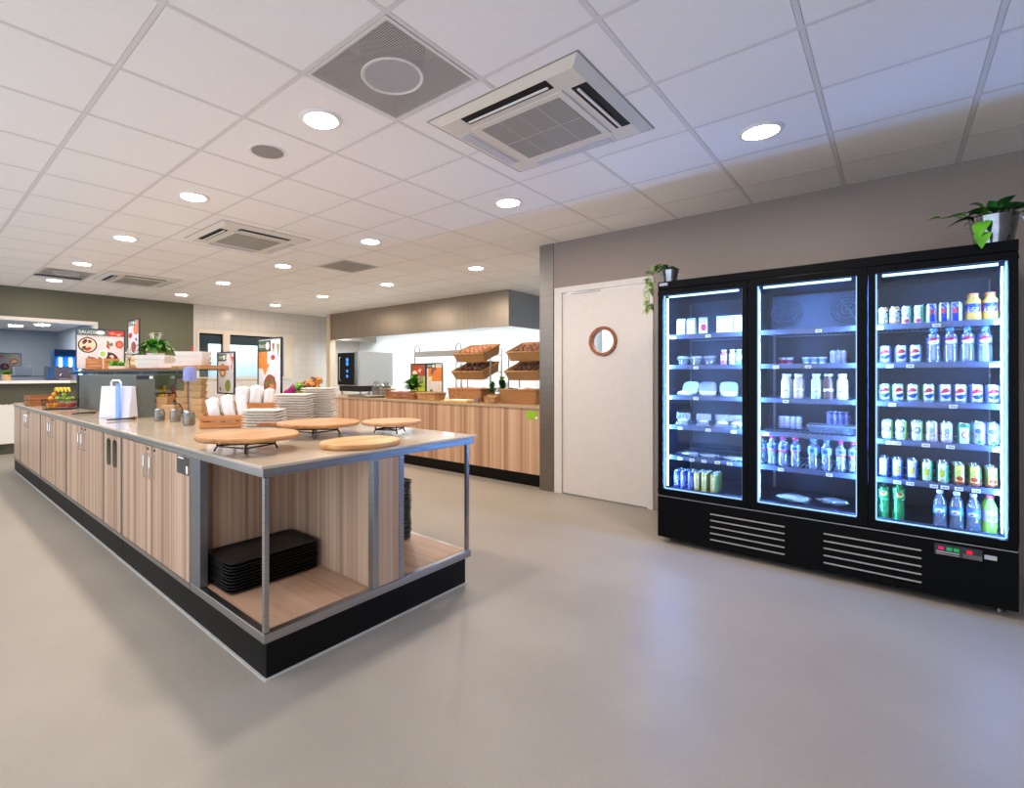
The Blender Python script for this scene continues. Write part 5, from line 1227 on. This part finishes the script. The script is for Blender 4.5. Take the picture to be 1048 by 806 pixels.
b = MB(); b.lathe([(.04, 0), (.056, .085), (.062, .085), (.062, .105), (.05, .105), (.036, .01), (0, .01)], n=22); b.build('pot_body', TERRA, t)
b = MB(); b.box((-.004, -.015, .01), (.004, .015, .21)); b.build('red_label', plain('red plastic', rgb(196,36,52), .4), t, smooth=0)
t = thing('display_dome', 'small violet blue cap on a thin stem by the near end of the glass shelf', 'lamp shade', (1.555, 4.20, TZ+.325))
b = MB(); b.lathe([(.05, .0), (.05, .08), (.042, .11), (.0, .118)], n=24); b.build('cap', plain('violet plastic', rgb(140,148,206), .3), t)
b = MB(); b.cyl((0, 0, -.325), (0, 0, -.0005), .004, 8); b.build('stem', STEEL, t)
# ------------------------------------------------------------------ posters
INK = {k: plain('print '+k, c, .55, var=.12, nscale=40) for k, c in (('white', rgb(232,228,232)), ('green', rgb(62,94,62)), ('teal', rgb(74,104,104)), ('orange', rgb(232,140,54)), ('red', rgb(206,52,44)), ('brown', rgb(150,84,54)), ('dark', rgb(70,40,44)), ('olive', rgb(150,160,70)), ('cream', rgb(236,220,186)), ('purple', rgb(110,44,84)), ('lime', rgb(176,206,40)), ('salmon', rgb(222,130,96)), ('grey', rgb(150,144,140)), ('leaf', rgb(96,140,60)))}
FRAME = plain('dark poster frame', rgb(44,50,58), .35)
def poster(loc, w, h, rz, label, shapes, header=None, htext=None, foot=0, bg='white', frame=FRAME, hcol='green'):
    """print faces local -Y; shapes: (kind, x, z, rx, rz, ink) in 0..1 of the sheet"""
    t = thing('poster', label, 'poster', loc, rz, 'food posters in dark frames')
    b = MB(); T = .012
    b.box((-w/2, -.008, 0), (w/2, .008, T)); b.box((-w/2, -.008, h-T), (w/2, .008, h)); b.box((-w/2, -.008, T), (-w/2+T, .008, h-T)); b.box((w/2-T, -.008, T), (w/2, .008, h-T)); b.box((-w/2+T, .002, T), (w/2-T, .008, h-T)); b.build('frame', frame, t, smooth=0)
    b = MB([INK[bg]]); W_, H_ = w-2*T, h-2*T
    b.box((-W_/2, -.002, T), (W_/2, .0015, h-T), INK[bg]); lay = -.0024
    def put(poly, ink):
        nonlocal lay
        b.add([(max(-W_/2, min(W_/2, (x-.5)*W_)), lay, T+max(0, min(1, z))*H_) for x, z in poly], [tuple(range(len(poly)))], INK[ink]); lay -= .00012
    for kind, x, z, rx, rz_, ink in shapes:
        if kind == 'disc': put([(x+rx*math.cos(2*PI*i/20), z+rz_*math.sin(2*PI*i/20)) for i in range(20)], ink)
        elif kind == 'rect': put([(x-rx, z-rz_), (x+rx, z-rz_), (x+rx, z+rz_), (x-rx, z+rz_)], ink)
        elif kind == 'tri': put([(x-rx, z+rz_), (x, z-rz_), (x+rx, z+rz_*.9)], ink)
        elif kind == 'bits':
            pr2 = random.Random(int(x*100+z*1000))
            for q in range(9): cx, cz = x+pr2.uniform(-.7, .7)*rx, z+pr2.uniform(-.7, .7)*rz_; put([(cx+rx*.28*math.cos(i*1.05+q), cz+rz_*.28*math.sin(i*1.05+q)) for i in range(6)], pr2.choice(ink))
    if header:
        x0, x1, z0, z1 = header; put([(x0, z0), (x1, z0), (x1, z1), (x0, z1)], hcol)
        bx = x1-(x1-x0)*.24; rr = (x1-x0)*.15; put([(bx+rr*math.cos(2*PI*i/16), (z0+z1)/2+(z1-z0)*.36*math.sin(2*PI*i/16)) for i in range(16)], 'white')
        if htext:
            s_ = (x1-x0)*W_*.62/max(1, len(htext))/.62; b.text(htext, ((x0+.05*(x1-x0)-.5)*W_, lay, T+((z0+z1)/2)*H_-s_*.33), (1, 0, 0), (0, 0, 1), s_, INK['white'])
    b.build('print', None, t, smooth=0)
    if foot:
        b = MB(); b.box((-w*.3, -.05, -foot), (w*.3, .05, -foot+.008)); b.box((-.012, -.006, -foot+.008), (.012, .006, -.0005)); b.build('stand_foot', frame, t, smooth=0)
    return t
poster((1.83, 8.02, CZ), .56, .55, 0, 'square poster with two purple food bowls at the far end of the glass shelf',
    [('disc', .22, .60, .20, .20, 'dark'), ('disc', .22, .60, .17, .17, 'cream'), ('bits', .22, .60, .16, .16, ['purple', 'leaf', 'red', 'dark', 'cream']), ('disc', .66, .22, .22, .21, 'dark'), ('bits', .66, .22, .18, .18, ['purple', 'salmon', 'dark', 'cream']),
     ('disc', .90, .64, .09, .10, 'red'), ('disc', .90, .64, .06, .07, 'salmon'), ('bits', .66, .62, .10, .12, ['red', 'purple', 'leaf']), ('rect', .82, .92, .18, .075, 'red'), ('bits', .82, .92, .16, .07, ['salmon', 'cream', 'red']), ('bits', .3, .25, .1, .08, ['red', 'purple'])],
    (0, .64, .85, 1), 'SALADE', hcol='teal', frame=plain('blue black frame', rgb(40,56,84), .35))
poster((1.76, 6.36, CZ+.155), .40, .40, R(-90), 'narrow angled poster with orange food standing on the hexagonal blocks',
    [('disc', .75, .72, .28, .16, 'salmon'), ('disc', .2, .56, .18, .08, 'red'), ('disc', .5, .2, .22, .17, 'brown'), ('bits', .5, .2, .2, .16, ['salmon', 'red', 'brown']), ('disc', .75, .42, .08, .05, 'purple'), ('rect', .88, .9, .12, .1, 'salmon')], (0, .66, .85, 1), 'SOEP')
poster((2.02, 4.60, 1.10), .36, .39, R(-90), 'smaller framed soup poster with an orange and a green bowl',
    [('disc', .30, .56, .22, .18, 'grey'), ('disc', .30, .56, .18, .16, 'orange'), ('disc', .30, .60, .06, .06, 'dark'), ('disc', .30, .50, .08, .05, 'cream'), ('disc', .62, .18, .22, .18, 'cream'), ('disc', .62, .18, .17, .15, 'olive'), ('disc', .15, .10, .05, .04, 'brown'), ('tri', .80, .88, .06, .10, 'salmon'), ('tri', .90, .80, .07, .11, 'red'), ('tri', .85, .62, .04, .09, 'red')], (0, .52, .80, .98), 'SOEP', .195)
poster((2.23, 4.19, 1.04), .425, .57, R(-90), 'larger framed poster of meat and crisps beside the white packs',
    [('rect', .20, .68, .20, .16, 'orange'), ('tri', .3, .50, .2, .10, 'orange'), ('disc', .10, .74, .08, .06, 'salmon'), ('disc', .52, .22, .28, .20, 'brown'), ('bits', .52, .24, .25, .18, ['salmon', 'brown', 'red', 'orange', 'leaf']), ('disc', .25, .08, .12, .07, 'red'), ('disc', .66, .09, .12, .06, 'salmon'), ('tri', .68, .85, .05, .08, 'red'), ('disc', .66, .70, .09, .04, 'red'), ('tri', .88, .80, .06, .12, 'olive')], (0, .56, .80, .98), 'SNACK', .135)
# flowers and salad bowl behind the plate stacks
t = thing('flower_arrangement', 'mixed arrangement of purple, green and orange blooms behind the plate stacks', 'flowers', (2.33, 3.82, TZ))
b = MB(); b.lathe([(.07, 0), (.10, .17), (.094, .17), (.064, .008), (0, .008)], n=24); b.build('vase', WHITEG, t)
b = MB(); fs_ = random.Random(21)
inks = [plain('purple bloom', rgb(170,40,120), .6, var=.3, nscale=60), LEAFB, plain('orange bloom', rgb(236,150,70), .6, var=.3, nscale=60), plain('brown bloom', rgb(110,60,40), .6, var=.3, nscale=60)]
bl_ = []
for q in range(46):
    u = q/45; p = Vector((-.07+.17*u+fs_.uniform(-.02, .02), .10-.22*u+fs_.uniform(-.03, .03), .20+.11*u+fs_.uniform(-.04, .05)*(1-.3*u)))
    b.tube([(0, 0, .12), p], .003, 5, LEAFD)
    mt = inks[0] if u < .3 and fs_.random() < .65 else inks[1] if u < .5 and fs_.random() < .7 else inks[3] if fs_.random() < .35 else inks[2]
    b.ball(p, fs_.uniform(.018, .034), mt, n=9, lumps=.7, seed=q)
b.build('blooms', None, t)
t = thing('leek', 'single green leek leaf sticking up behind the white packs', 'vegetable', (2.13, 4.31, TZ))
b = MB(); b.lathe([(.05, 0), (.05, .14), (.045, .14), (.04, .01), (0, .01)], n=18); b.build('glass', JARG, t)
b = MB(); b.leaf((0, -.04, .10), (-.1, .5, .75), .24, .04, .15, LEAF); b.leaf((0, .02, .10), (-.1, -.5, .5), .14, .04, .2, LEAF); b.build('leaves', LEAF, t)
# ================================================================== serving counter and kitchen
CT = .915; KX0, KX1, KY0, KY1 = 4.83, 6.05, 2.95, 9.94
t = thing('serving_counter', 'long oak fronted serving counter with black kickboard behind the island', 'counter', (5.4, 6.4, 0))
b = MB(); b.box((KX0, KY0, CT-.03), (KX1, KY1, CT)); loc_build(b, 'counter_top', plain('sand worktop', rgb(186,164,136), .3, var=.04, nscale=60), t, smooth=0, bevel=.003)
b = MB(); b.box((KX0+.018, KY0, .137), (KX1-.02, KY1, CT-.0305)); loc_build(b, 'counter_front', W_BACK, t, smooth=0)
b = MB(); b.box((KX0+.03, KY0, 0), (KX1-.03, KY1, .1365)); loc_build(b, 'kickboard', BLACKP, t, smooth=0)
b = MB(); b.box((KX0+.0145, 3.02, .765), (KX0+.0175, 3.17, .86)); s = loc_build(b, 'green_sticker', plain('lime sticker', rgb(150,200,40), .5), t, smooth=0)
b = MB(); b.box((KX0+.0135, 3.02, .772), (KX0+.0144, 3.05, .80)); l = t.location; b.v = [(x-l.x, y-l.y, z-l.z) for x, y, z in b.v]; b.build('white_print', PAPER, s, smooth=0)
b = MB(); b.box((6.82, 9.96, 0), (6.98, 10.1, HC)); struct(b.build('trim_4', plain('beige post', rgb(206,186,160), .5, var=.02), smooth=0, bevel=.003))
# hood
HXA, HYA, HYB, HZA = 6.85, 4.83, 9.94, 2.095
t = thing('extractor_hood', 'wide brushed steel extractor hood above the kitchen line', 'extractor hood', (7.5, 7.4, HZA))
b = MB(); b.box((HXA, HYA, HZA), (HXA+.03, HYB, HC-.006)); loc_build(b, 'front_panel', STEEL2, t, smooth=0, bevel=.003)
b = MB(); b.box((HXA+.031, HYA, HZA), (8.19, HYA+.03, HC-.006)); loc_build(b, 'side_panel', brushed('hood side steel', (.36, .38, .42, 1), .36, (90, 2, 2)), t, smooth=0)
b = MB(); b.box((HXA+.031, HYB-.03, HZA), (8.19, HYB, HC-.006)); loc_build(b, 'side_panel', STEEL2, t, smooth=0)
b = MB(); b.box((HXA+.031, HYA+.031, HZA+.16), (8.19, HYB-.031, HZA+.18)); loc_build(b, 'inner_roof', STEEL, t, smooth=0)
b = MB(); b.box((HXA+.031, HYA+.031, HZA), (HXA+.10, HYB-.031, HZA+.012)); b.box((HXA+.098, HYA+.031, HZA+.012), (HXA+.10, HYB-.031, HZA+.06)); loc_build(b, 'drip_channel', STEEL, t, smooth=0)
for y0, y1 in ((5.0, 6.5), (6.65, 8.15), (8.3, 9.8)):
    b = MB(); b.box((7.35, y0, HZA+.135), (7.52, y1, HZA+.159)); loc_build(b, 'light_strip', KLAMP, t, smooth=0)
for y in (5.5, 7.3, 9.0):
    b = MB(); b.cyl((7.05, y, HZA+.159), (7.05, y, HZA+.05), .02, 12); b.cyl((7.05, y, HZA+.05), (7.05, y, HZA+.02), .035, 12); loc_build(b, 'nozzle', CHROME, t)
def K(px, X): return atX(px, 400, X).y
# combi oven
oy0, oy1 = 5.93, 6.50
y1 = K(343.5, 5.3); y0 = K(366.5, 5.3); dz = 1.075
t = thing('combi_oven', 'grey combi oven with a dark glass door on the serving counter', 'oven', (5.3, (y0+y1)/2, CT))
ow = (y1-y0)/2
b = MB(); b.box((.03, -ow, .16), (.80, ow, .76)); b.build('oven_body', plain('pale grey steel', rgb(186,196,202), .4, .2, .03), t, smooth=0, bevel=.012)
b = MB(); b.box((0, -ow+.10, .175), (.029, ow-.06, .75)); dd = b.build('door', plain('oven door glass', rgb(24,26,30), .08), t, smooth=0, bevel=.006)
b = MB(); b.box((-.004, -ow, .165), (.029, -ow+.098, .765)); b.build('door_edge', CHROME, t, smooth=0, bevel=.006)
b = MB(); b.tube([(-.001, ow-.16, .25), (-.03, ow-.16, .26), (-.03, ow-.16, .66), (-.001, ow-.16, .67)], .011, 8); b.build('handle', STEEL, dd)
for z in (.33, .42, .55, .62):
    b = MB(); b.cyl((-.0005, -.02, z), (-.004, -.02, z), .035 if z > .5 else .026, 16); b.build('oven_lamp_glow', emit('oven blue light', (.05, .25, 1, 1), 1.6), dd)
b = MB(); b.box((.06, -ow+.03, .06), (.78, ow-.03, .158)); b.build('base_frame', BLACKM, t, smooth=0, bevel=.004)
for sx in (.1, .72):
    for sy in (-1, 1): b = MB(); b.cyl((sx, sy*(ow-.06), 0), (sx, sy*(ow-.06), .0595), .018, 10); b.build('foot', STEEL, t)
t = thing('sheet_pan', 'flat grey pan lying on the counter in front of the oven', 'pan', (5.0, K(376, 5.0), CT+.001))
b = MB(); b.tray((0,0,0), (.16, .28), (.18, .30), .03, .004); b.build('pan', STEEL, t, smooth=0)
# glass jars beside the oven
for i, px in enumerate((385.5, 395)):
    t = thing('storage_jar', 'tall clear jar beside the oven, '+('left' if i == 0 else 'right')+' of the pair', 'jar', (5.42, K(px, 5.42), CT+.001), 0, 'clear jars by the oven')
    b = MB(); b.lathe([(.075, 0), (.08, .02), (.08, .17), (.05, .2), (.05, .22), (.045, .22), (.045, .2), (.074, .165), (.074, .02), (0, .016)], n=20); b.build('jar_body', JARG, t)
    b = MB(); b.lathe([(.052, .2205), (.052, .235), (.01, .245), (.012, .26), (0, .265)], n=16); b.build('jar_lid', JARG, t)
    b = MB(); b.lathe([(.07, .02), (.07, .07), (0, .085)], n=16); b.build('contents', plain('dry goods', rgb(150,110,100), .8, var=.4, nscale=60), t)
# small stand, wooden crate and herb pot
t = thing('cake_stand', 'small brown pedestal at the left end of the wooden herb crate', 'stand', (5.1, K(397, 5.1), CT+.001))
b = MB(); b.lathe([(.07, 0), (.05, .02), (.03, .06), (.04, .11), (.12, .12), (.12, .135), (0, .135)], n=24); b.build('pedestal', BOARDD, t)
cy = (K(400, 5.1)+K(428, 5.1))/2
crate((5.1, cy-.06, CT+.001), .28, .60, .11, 'brown wooden crate with a leafy plant on the serving counter', BOARDD, 2, group='wooden crates on the counter')
for q in range(3):
    b = MB(); b.box((-.05, -.045, 0), (.05, .045, .10)); tag(b.build('spice_box', PAPER if q != 1 else plain('mauve box', rgb(150,130,190), .5), None, (5.1, cy+.16-q*.10, CT+.005), smooth=0, bevel=.004, rotz=.1*q), ['white spice box nearest the pedestal in the counter crate', 'mauve box in the middle of the counter crate', 'white box nearest the plant in the counter crate'][q], 'box')
def bush(name, label, loc, rad, hgt, n, mats, seed, pot=None, L=.08, W=.05):
    t = thing(name, label, 'plant', loc); rs_ = random.Random(seed)
    ph = .10
    b = MB(); b.lathe([(.06, 0), (.075, ph), (.08, ph), (.072, ph), (.055, .008), (0, .008)], n=20); b.build('pot', pot or TERRA, t)
    b = MB(); b.lathe([(.07, ph-.02), (.0, ph-.012)], n=16); b.build('soil', SOIL, t)
    b = MB()
    for q in range(n):
        a_ = rs_.uniform(0, 6.28); el = rs_.uniform(.35, 1.4); d = Vector((math.cos(a_)*math.cos(el), math.sin(a_)*math.cos(el), math.sin(el)))
        p = Vector((0, 0, ph))+Vector((d.x*rad*.5, d.y*rad*.5, abs(d.z)*hgt*.6))*rs_.uniform(.2, 1)
        b.leaf(p, d, L*rs_.uniform(.7, 1.2), W*rs_.uniform(.7, 1.2), .45, rs_.choice(mats))
    b.build('foliage', None, t); return t
bush('potted_herb', 'bushy green herb in the crate in front of the left counter poster', (5.12, K(423.5, 5.12), CT+.006), .22, .34, 110, [LEAF, LEAFD, LEAFB], 31, L=.12, W=.09)
# steel gantry with arched ends
gy0, gy1 = K(424.5, 5.62), K(472, 5.62)
t = thing('counter_gantry', 'steel gantry bar with arched ends above the counter posters', 'gantry', (5.62, (gy0+gy1)/2, CT+.001)); hl = (gy0-gy1)/2
b = MB(); b.box((-.03, -hl+.012, .64), (.03, hl-.012, .73)); b.build('bar', brushed('warm steel', (.55, .50, .44, 1), .3), t, smooth=0, bevel=.003)
for s in (-1, 1):
    b = MB(); b.tube([(0, s*hl, 0), (0, s*hl, .74)]+[(0, s*hl-.07*s*(1-math.cos(PI*q/8)) if False else s*hl-s*.055+s*.055*math.cos(PI*q/8), .74+.095*math.sin(PI*q/8)) for q in range(9)]+[(0, s*hl-s*.11, .731)], .010, 8); b.build('post', STEEL, t)
# posters of bread on the counter
poster((5.52, (K(421.5, 5.52)+K(435, 5.52))/2, CT+.085), .34, .455, R(-90), 'left counter poster with lime green lower half, behind the herb', [('rect', .5, .78, .5, .22, 'brown'), ('bits', .5, .78, .45, .2, ['cream', 'salmon', 'brown', 'red', 'grey']), ('disc', .25, .68, .18, .08, 'cream'), ('rect', .5, .28, .5, .28, 'lime'), ('rect', .32, .50, .16, .12, 'dark'), ('rect', .72, .42, .14, .14, 'grey'), ('rect', .75, .66, .09, .10, 'red')], foot=.08)
poster((5.52, (K(437, 5.52)+K(452.5, 5.52))/2, CT+.085), .35, .455, R(-90), 'right counter poster showing orange bread rolls', [('rect', .55, .62, .45, .24, 'orange'), ('disc', .50, .70, .24, .16, 'brown'), ('disc', .62, .66, .20, .13, 'salmon'), ('disc', .78, .74, .16, .10, 'orange'), ('tri', .60, .48, .30, .14, 'orange'), ('disc', .80, .15, .14, .10, 'cream'), ('disc', .30, .04, .1, .05, 'leaf'), ('tri', .2, .35, .18, .2, 'cream')], (0, .58, .84, 1), 'BROOD', foot=.08)
# wicker baskets and racks
def basket(loc, L, D, h, tilt, label, mat=WICK, group='wicker bread baskets', flare=.03):
    t = thing('wicker_basket', label, 'basket', loc, 0, group); t.rotation_euler = (0, -tilt, 0)
    b = MB(); b.tray((D/2, 0, 0), (D/2-flare, L/2-flare), (D/2, L/2), h, .012); b.build('basket_body', mat, t, smooth=0)
    b = MB(); b.tube([(0, -L/2, h), (D, -L/2, h), (D, L/2, h), (0, L/2, h)], .012, 8, closed=True); b.build('rim', mat, t)
    return t
ROLLD = plain('dark roll crust', rgb(96,64,50), .5, var=.35, nscale=25); ROLLL = plain('pale roll crust', rgb(196,136,104), .5, var=.3, nscale=25)
rolls = {}
def roll(mat):
    k = mat.name
    if k not in rolls: b = MB(); b.ball((0,0,0), (.036, .027, .027), mat, n=12, lumps=.18, seed=3); rolls[k] = [b.build('bread_roll'), False]
    p = rolls[k]
    if not p[1]: p[1] = True; return p[0]
    o = p[0].copy(); C.objects.link(o); return o
def fill(bk, L, D, z, mat, label, n=18, seed=1):
    rs_ = random.Random(seed); M = Matrix.Translation(bk.location) @ Matrix.Rotation(bk.rotation_euler.y, 4, 'Y')
    cols = 5; rows_ = n//cols
    for q in range(n):
        i, j = q % cols, q//cols
        x = .07+(D-.14)*(j+.5)/rows_+rs_.uniform(-.01, .01); y = -L/2+.07+(L-.14)*(i+.5)/cols+rs_.uniform(-.008, .008)
        o = roll(mat); o.matrix_world = M @ Matrix.Translation((x, y, z+rs_.uniform(-.004, .012))) @ Matrix.Rotation(rs_.uniform(0, 6), 4, 'Z'); tag(o, label, 'bread', label.replace('roll', 'rolls', 1).split(' in ')[0]+' in '+label.split(' in ')[1])
def rack(yc, L, name, rX=5.40):
    t = thing('bread_rack', f'steel bread rack holding two tilted baskets, {name}', 'rack', (rX, yc, CT+.001), 0, 'bread racks on the counter')
    for x, hh in ((.10, .62), (.36, .74)):
        for s in (-1, 1): b = MB(); b.cyl((x, s*(L/2+.012), 0), (x, s*(L/2+.012), hh), .010, 10); b.build('post', STEEL, t)
    for z, xo in ((.277, 0), (.53, .03)):
        for x in (.10, .36):
            b = MB(); zz = z+(x-xo)*math.tan(TILT)-.010; b.tube([(x, -L/2-.012, zz), (x, L/2+.012, zz)], .007, 6); b.build('shelf_support', STEEL, t)
    return t
TILT = R(20)
for nm, px0, px1, seed in (('left of the two', 464, 495.5, 1), ('right of the two beside the column', 518, 552, 2)):
    ya, yb = K(px0, 5.4), K(px1, 5.4); yc = (ya+yb)/2; L = ya-yb
    rack(yc, L+.04, nm)
    side = 'left rack' if seed == 1 else 'right rack'
    b1 = basket((5.40, yc, CT+.277), L, .42, .13, TILT, f'tilted middle wicker basket of dark rolls on the {side}')
    fill(b1, L, .42, .125, ROLLD, f'dark brown roll in the middle basket of the {side}', 15, seed)
    b2 = basket((5.43, yc, CT+.53), L*.97, .42, .13, TILT, f'tilted top wicker basket of paler rolls on the {side}')
    fill(b2, L*.97, .42, .12, ROLLL if seed == 1 else plain('brown roll crust', rgb(150,104,80), .5, var=.35, nscale=25), f'pale brown roll in the top basket of the {side}', 15, seed+5)
ya, yb = K(462, 5.20), K(497, 5.20)
b3 = basket((5.09, (ya+yb)/2-.02, CT+.001), ya-yb-.02, .32, .165, 0, 'deep wicker basket on the counter under the left rack', WICKD, 'deep counter baskets', .015)
for q in range(4):
    b = MB(); b.ball((0,0,0), (.05, .058, .032), ROLLL, n=14, lumps=.12, seed=q); tag(b.build('bread_loaf', None, None, (5.19+.06*(q % 2), (ya+yb)/2+.18-.135*q, CT+.16), rotz=.1*q), 'crusty loaf in the deep basket under the left rack', 'bread', 'loaves in the left deep basket')
ya, yb = K(518.5, 5.25), K(556, 5.25)
b4 = basket((5.09, (ya+yb)/2, CT+.001), ya-yb, .34, .17, 0, 'deep wicker basket on the counter under the right rack', WICKD, 'deep counter baskets', .015)
for q in range(3):
    b = MB(); b.ball((0,0,0), (.055, .058, .033), [ROLLD, PAPER, ROLLL, ROLLD][q], n=14, lumps=.15, seed=q+9); tag(b.build('bread_loaf' if q != 1 else 'paper_wrap', None, None, (5.20+.06*(q % 2), (ya+yb)/2+.18-.13*q, CT+.165), rotz=.1*q), 'crusty loaf in the deep basket under the right rack' if q != 1 else 'white wrapped loaf in the deep basket under the right rack', 'bread', 'loaves in the right deep basket' if q != 1 else None)
ya, yb = K(440.5, 5.05), K(461.5, 5.05)
basket((4.92, (ya+yb)/2+.16, CT+.001), ya-yb-.03, .22, .10, 0, 'low pale wicker basket left of the deep counter baskets', WICK, None, .015)
t = thing('cutting_board', 'yellow bread board with white paper near the counter edge', 'board', (4.965, K(470, 4.965), CT+.001))
b = MB(); b.box((-.11, -.22, 0), (.10, .22, .022)); b.build('board', woodgrain('yellow board', rgb(214,166,80), rgb(232,190,108), rgb(240,206,130)), t, smooth=0, bevel=.004)
b = MB(); b.box((-.085, -.20, .0225), (.06, .10, .034)); tag(b.build('paper_stack', PAPER, None, (4.965, K(470, 4.965), CT+.001), smooth=0, bevel=.003), 'white paper lying on the yellow bread board', 'paper')
t = thing('round_box', 'round pale wooden box near the counter edge, left of the right basket', 'box', (4.94, K(503, 4.94), CT+.001))
b = MB(); b.lathe([(.088, 0), (.092, .085), (.087, .085), (.083, .008), (0, .008)], n=28); b.build('box_wall', WICK, t)
b = MB(); b.tube([(.092*math.cos(2*PI*q/28), .092*math.sin(2*PI*q/28), .085) for q in range(28)], .007, 6, closed=True); b.build('box_rim', WICK, t)
bush('potted_herb', 'small herb rising from behind the round wooden box', (5.20, K(504, 5.20), CT+.002), .06, .26, 60, [LEAFD, LEAF], 41, KRAFT, L=.065, W=.045)
bush('potted_herb', 'dark leafy herb in a brown pot left of the right deep basket', (5.36, K(514, 5.36), CT+.002), .09, .34, 60, [LEAFD, LEAF], 43, KRAFT, L=.10, W=.07)
t = thing('tin', 'small grey tin between the yellow board and the round box', 'tin', (4.96, K(488.5, 4.96), CT+.001))
b = MB(); b.lathe([(.035, 0), (.035, .06), (.032, .06), (.031, .005), (0, .005)], n=18); b.build('tin_body', STEEL, t)
# ------------------------------------------------------------------ hatch room
b = MB()
for x, y in ((1.0, 13.0), (2.0, 13.0), (1.6, 16)): pass
def lamp2(x, y, lab):  # lamps added to brighten the room behind the hatch
    t = thing('added_lamp', lab, 'ceiling light', (x, y, 2.5), 0, 'added lamps in the hatch room')
    b = MB(); b.lathe([(.14, -.02), (.15, -.003), (.16, -.003)], n=24, cap=False); b.build('trim_ring', WHITEG, t)
    b = MB(); b.lathe([(.138, -.004), (.138, -.018)], n=24); b.build('diffuser', emit('added hatch lamp', (1, .95, .9, 1), 150), t)
lamp2(2.35, 15.6, 'right hand lit lamp added behind the hatch'); lamp2(1.95, 16.4, 'left hand lit lamp added behind the hatch')
def pz(px, py, Y): return atY(px, py, Y)
p = pz(9.5, 372, 15.66); 
poster((p.x, 15.66, 1.28), .44, .50, 0, 'dark food poster on a stand seen through the hatch', [('disc', .3, .35, .2, .17, 'dark'), ('disc', .3, .35, .13, .11, 'purple'), ('disc', .7, .62, .2, .15, 'brown'), ('bits', .7, .62, .15, .12, ['cream', 'leaf', 'salmon']), ('bits', .3, .35, .12, .1, ['purple', 'salmon']), ('disc', .72, .22, .09, .07, 'red'), ('bits', .2, .85, .12, .08, ['purple', 'red']), ('disc', .5, .9, .05, .04, 'leaf')], foot=.04, bg='grey')
t = thing('buffet_unit', 'dark buffet unit under the poster seen through the hatch', 'buffet', (p.x+.25, 15.5, 0))
b = MB(); b.box((-.9, -.35, 0), (.9, .35, 1.05)); b.build('unit_body', plain('slate laminate', rgb(66,74,84), .4), t, smooth=0, bevel=.004)
b = MB(); b.box((-.95, -.40, 1.22), (.55, .40, 1.239)); b.build('glass_top', plain('smoked top', rgb(60,72,84), .15), t, smooth=0)
for x in (-.9, .5):
    for y in (-.34, .34): b = MB(); b.cyl((x, y, 1.0505), (x, y, 1.2195), .015, 10); b.build('post', STEEL, t)
q_ = pz(23, 375, 15.45)
b = MB(); b.box((-.16, -.12, 0), (.16, .12, .22)); tag(b.build('white_box', PAPER, None, (q_.x, 15.45, 1.24), smooth=0, bevel=.004), 'white box beside the poster seen through the hatch', 'box')
# coffee machine and lit cooler behind the hatch
c0 = pz(60, 390, FY+.30)
t = thing('coffee_machine', 'dark drinks machine standing on the hatch sill', 'coffee machine', (c0.x, FY+.30, HZ0+.046))
b = MB(); b.box((-.18, -.14, 0), (.18, .14, .24)); b.build('machine_body', plain('plum grey plastic', rgb(84,80,96), .35), t, smooth=0, bevel=.01)
b = MB(); b.box((-.17, -.146, .02), (-.09, -.1405, .22)); b.build('side_screen', plain('blue screen', rgb(40,80,130), .2), t, smooth=0)
b = MB(); b.box((-.02, -.19, .015), (.12, -.141, .03)); b.build('drip_tray', STEEL, t, smooth=0)
b = MB(); b.tube([(.03, -.15, .12), (.0, -.19, .11), (-.02, -.2, .08)], .012, 8); b.build('spout', CHROME, t)
cx = pz(71, 372, 14.6)
t = thing('lit_cooler', 'blue lit upright cooler seen through the hatch', 'cooler', (2.72, 14.6, 0))
b = MB(); b.box((-.30, -.0, 0), (.30, .5, 1.85)); b.build('cooler_body', plain('blue cooler', rgb(40,90,150), .4), t, smooth=0, bevel=.01)
b = MB(); b.box((-.31, -.06, 1.70), (.31, -.0005, 1.86)); b.build('cooler_header', plain('blue header', rgb(36,78,120), .4), t, smooth=0)
for x in (-.19, 0, .19):
    b = MB(); b.cyl((x, -.03, .9), (x, -.03, 1.66), .028, 10); b.build('light_tube', emit('cooler tube', (.25, .6, 1, 1), 22), t)
t = thing('hatch_plant', 'small plant at the left end of the hatch sill', 'plant', (pz(4, 391, FY-.05).x+.03, FY-.05, HZ0+.046))
b = MB(); b.lathe([(.05, 0), (.06, .10), (.054, .10), (.045, .008), (0, .008)], n=18); b.build('pot', KRAFT, t)
b = MB(); hs = random.Random(14)
for q in range(50): a_ = hs.uniform(0, 6.28); b.leaf((0, 0, .09), (math.cos(a_), math.sin(a_), hs.uniform(.4, 1.6)), hs.uniform(.09, .17), .05, .3, LEAFB)
b.build('foliage', None, t)
# unseen strip added to brighten the room behind the inner window
b = MB(); b.box((4.9, 12.9, 2.5), (7.4, 13.1, 2.58)); tag(b.build('fill_strip', emit('added white light strip', (.85, .95, 1, 1), 26), smooth=0), 'added white light strip behind the inner window', 'lamp')
# ================================================================== light and film
w = bpy.data.worlds.new('daylight'); sc.world = w; w.use_nodes = True
bg = w.node_tree.nodes['Background']; bg.inputs[0].default_value = (.72, .83, 1, 1); bg.inputs[1].default_value = 1.95
sc.view_settings.view_transform = 'Standard'; sc.view_settings.look = 'None'; sc.view_settings.gamma = 1
sc.view_settings.exposure = 0.22; sc.view_settings.use_curve_mapping = False
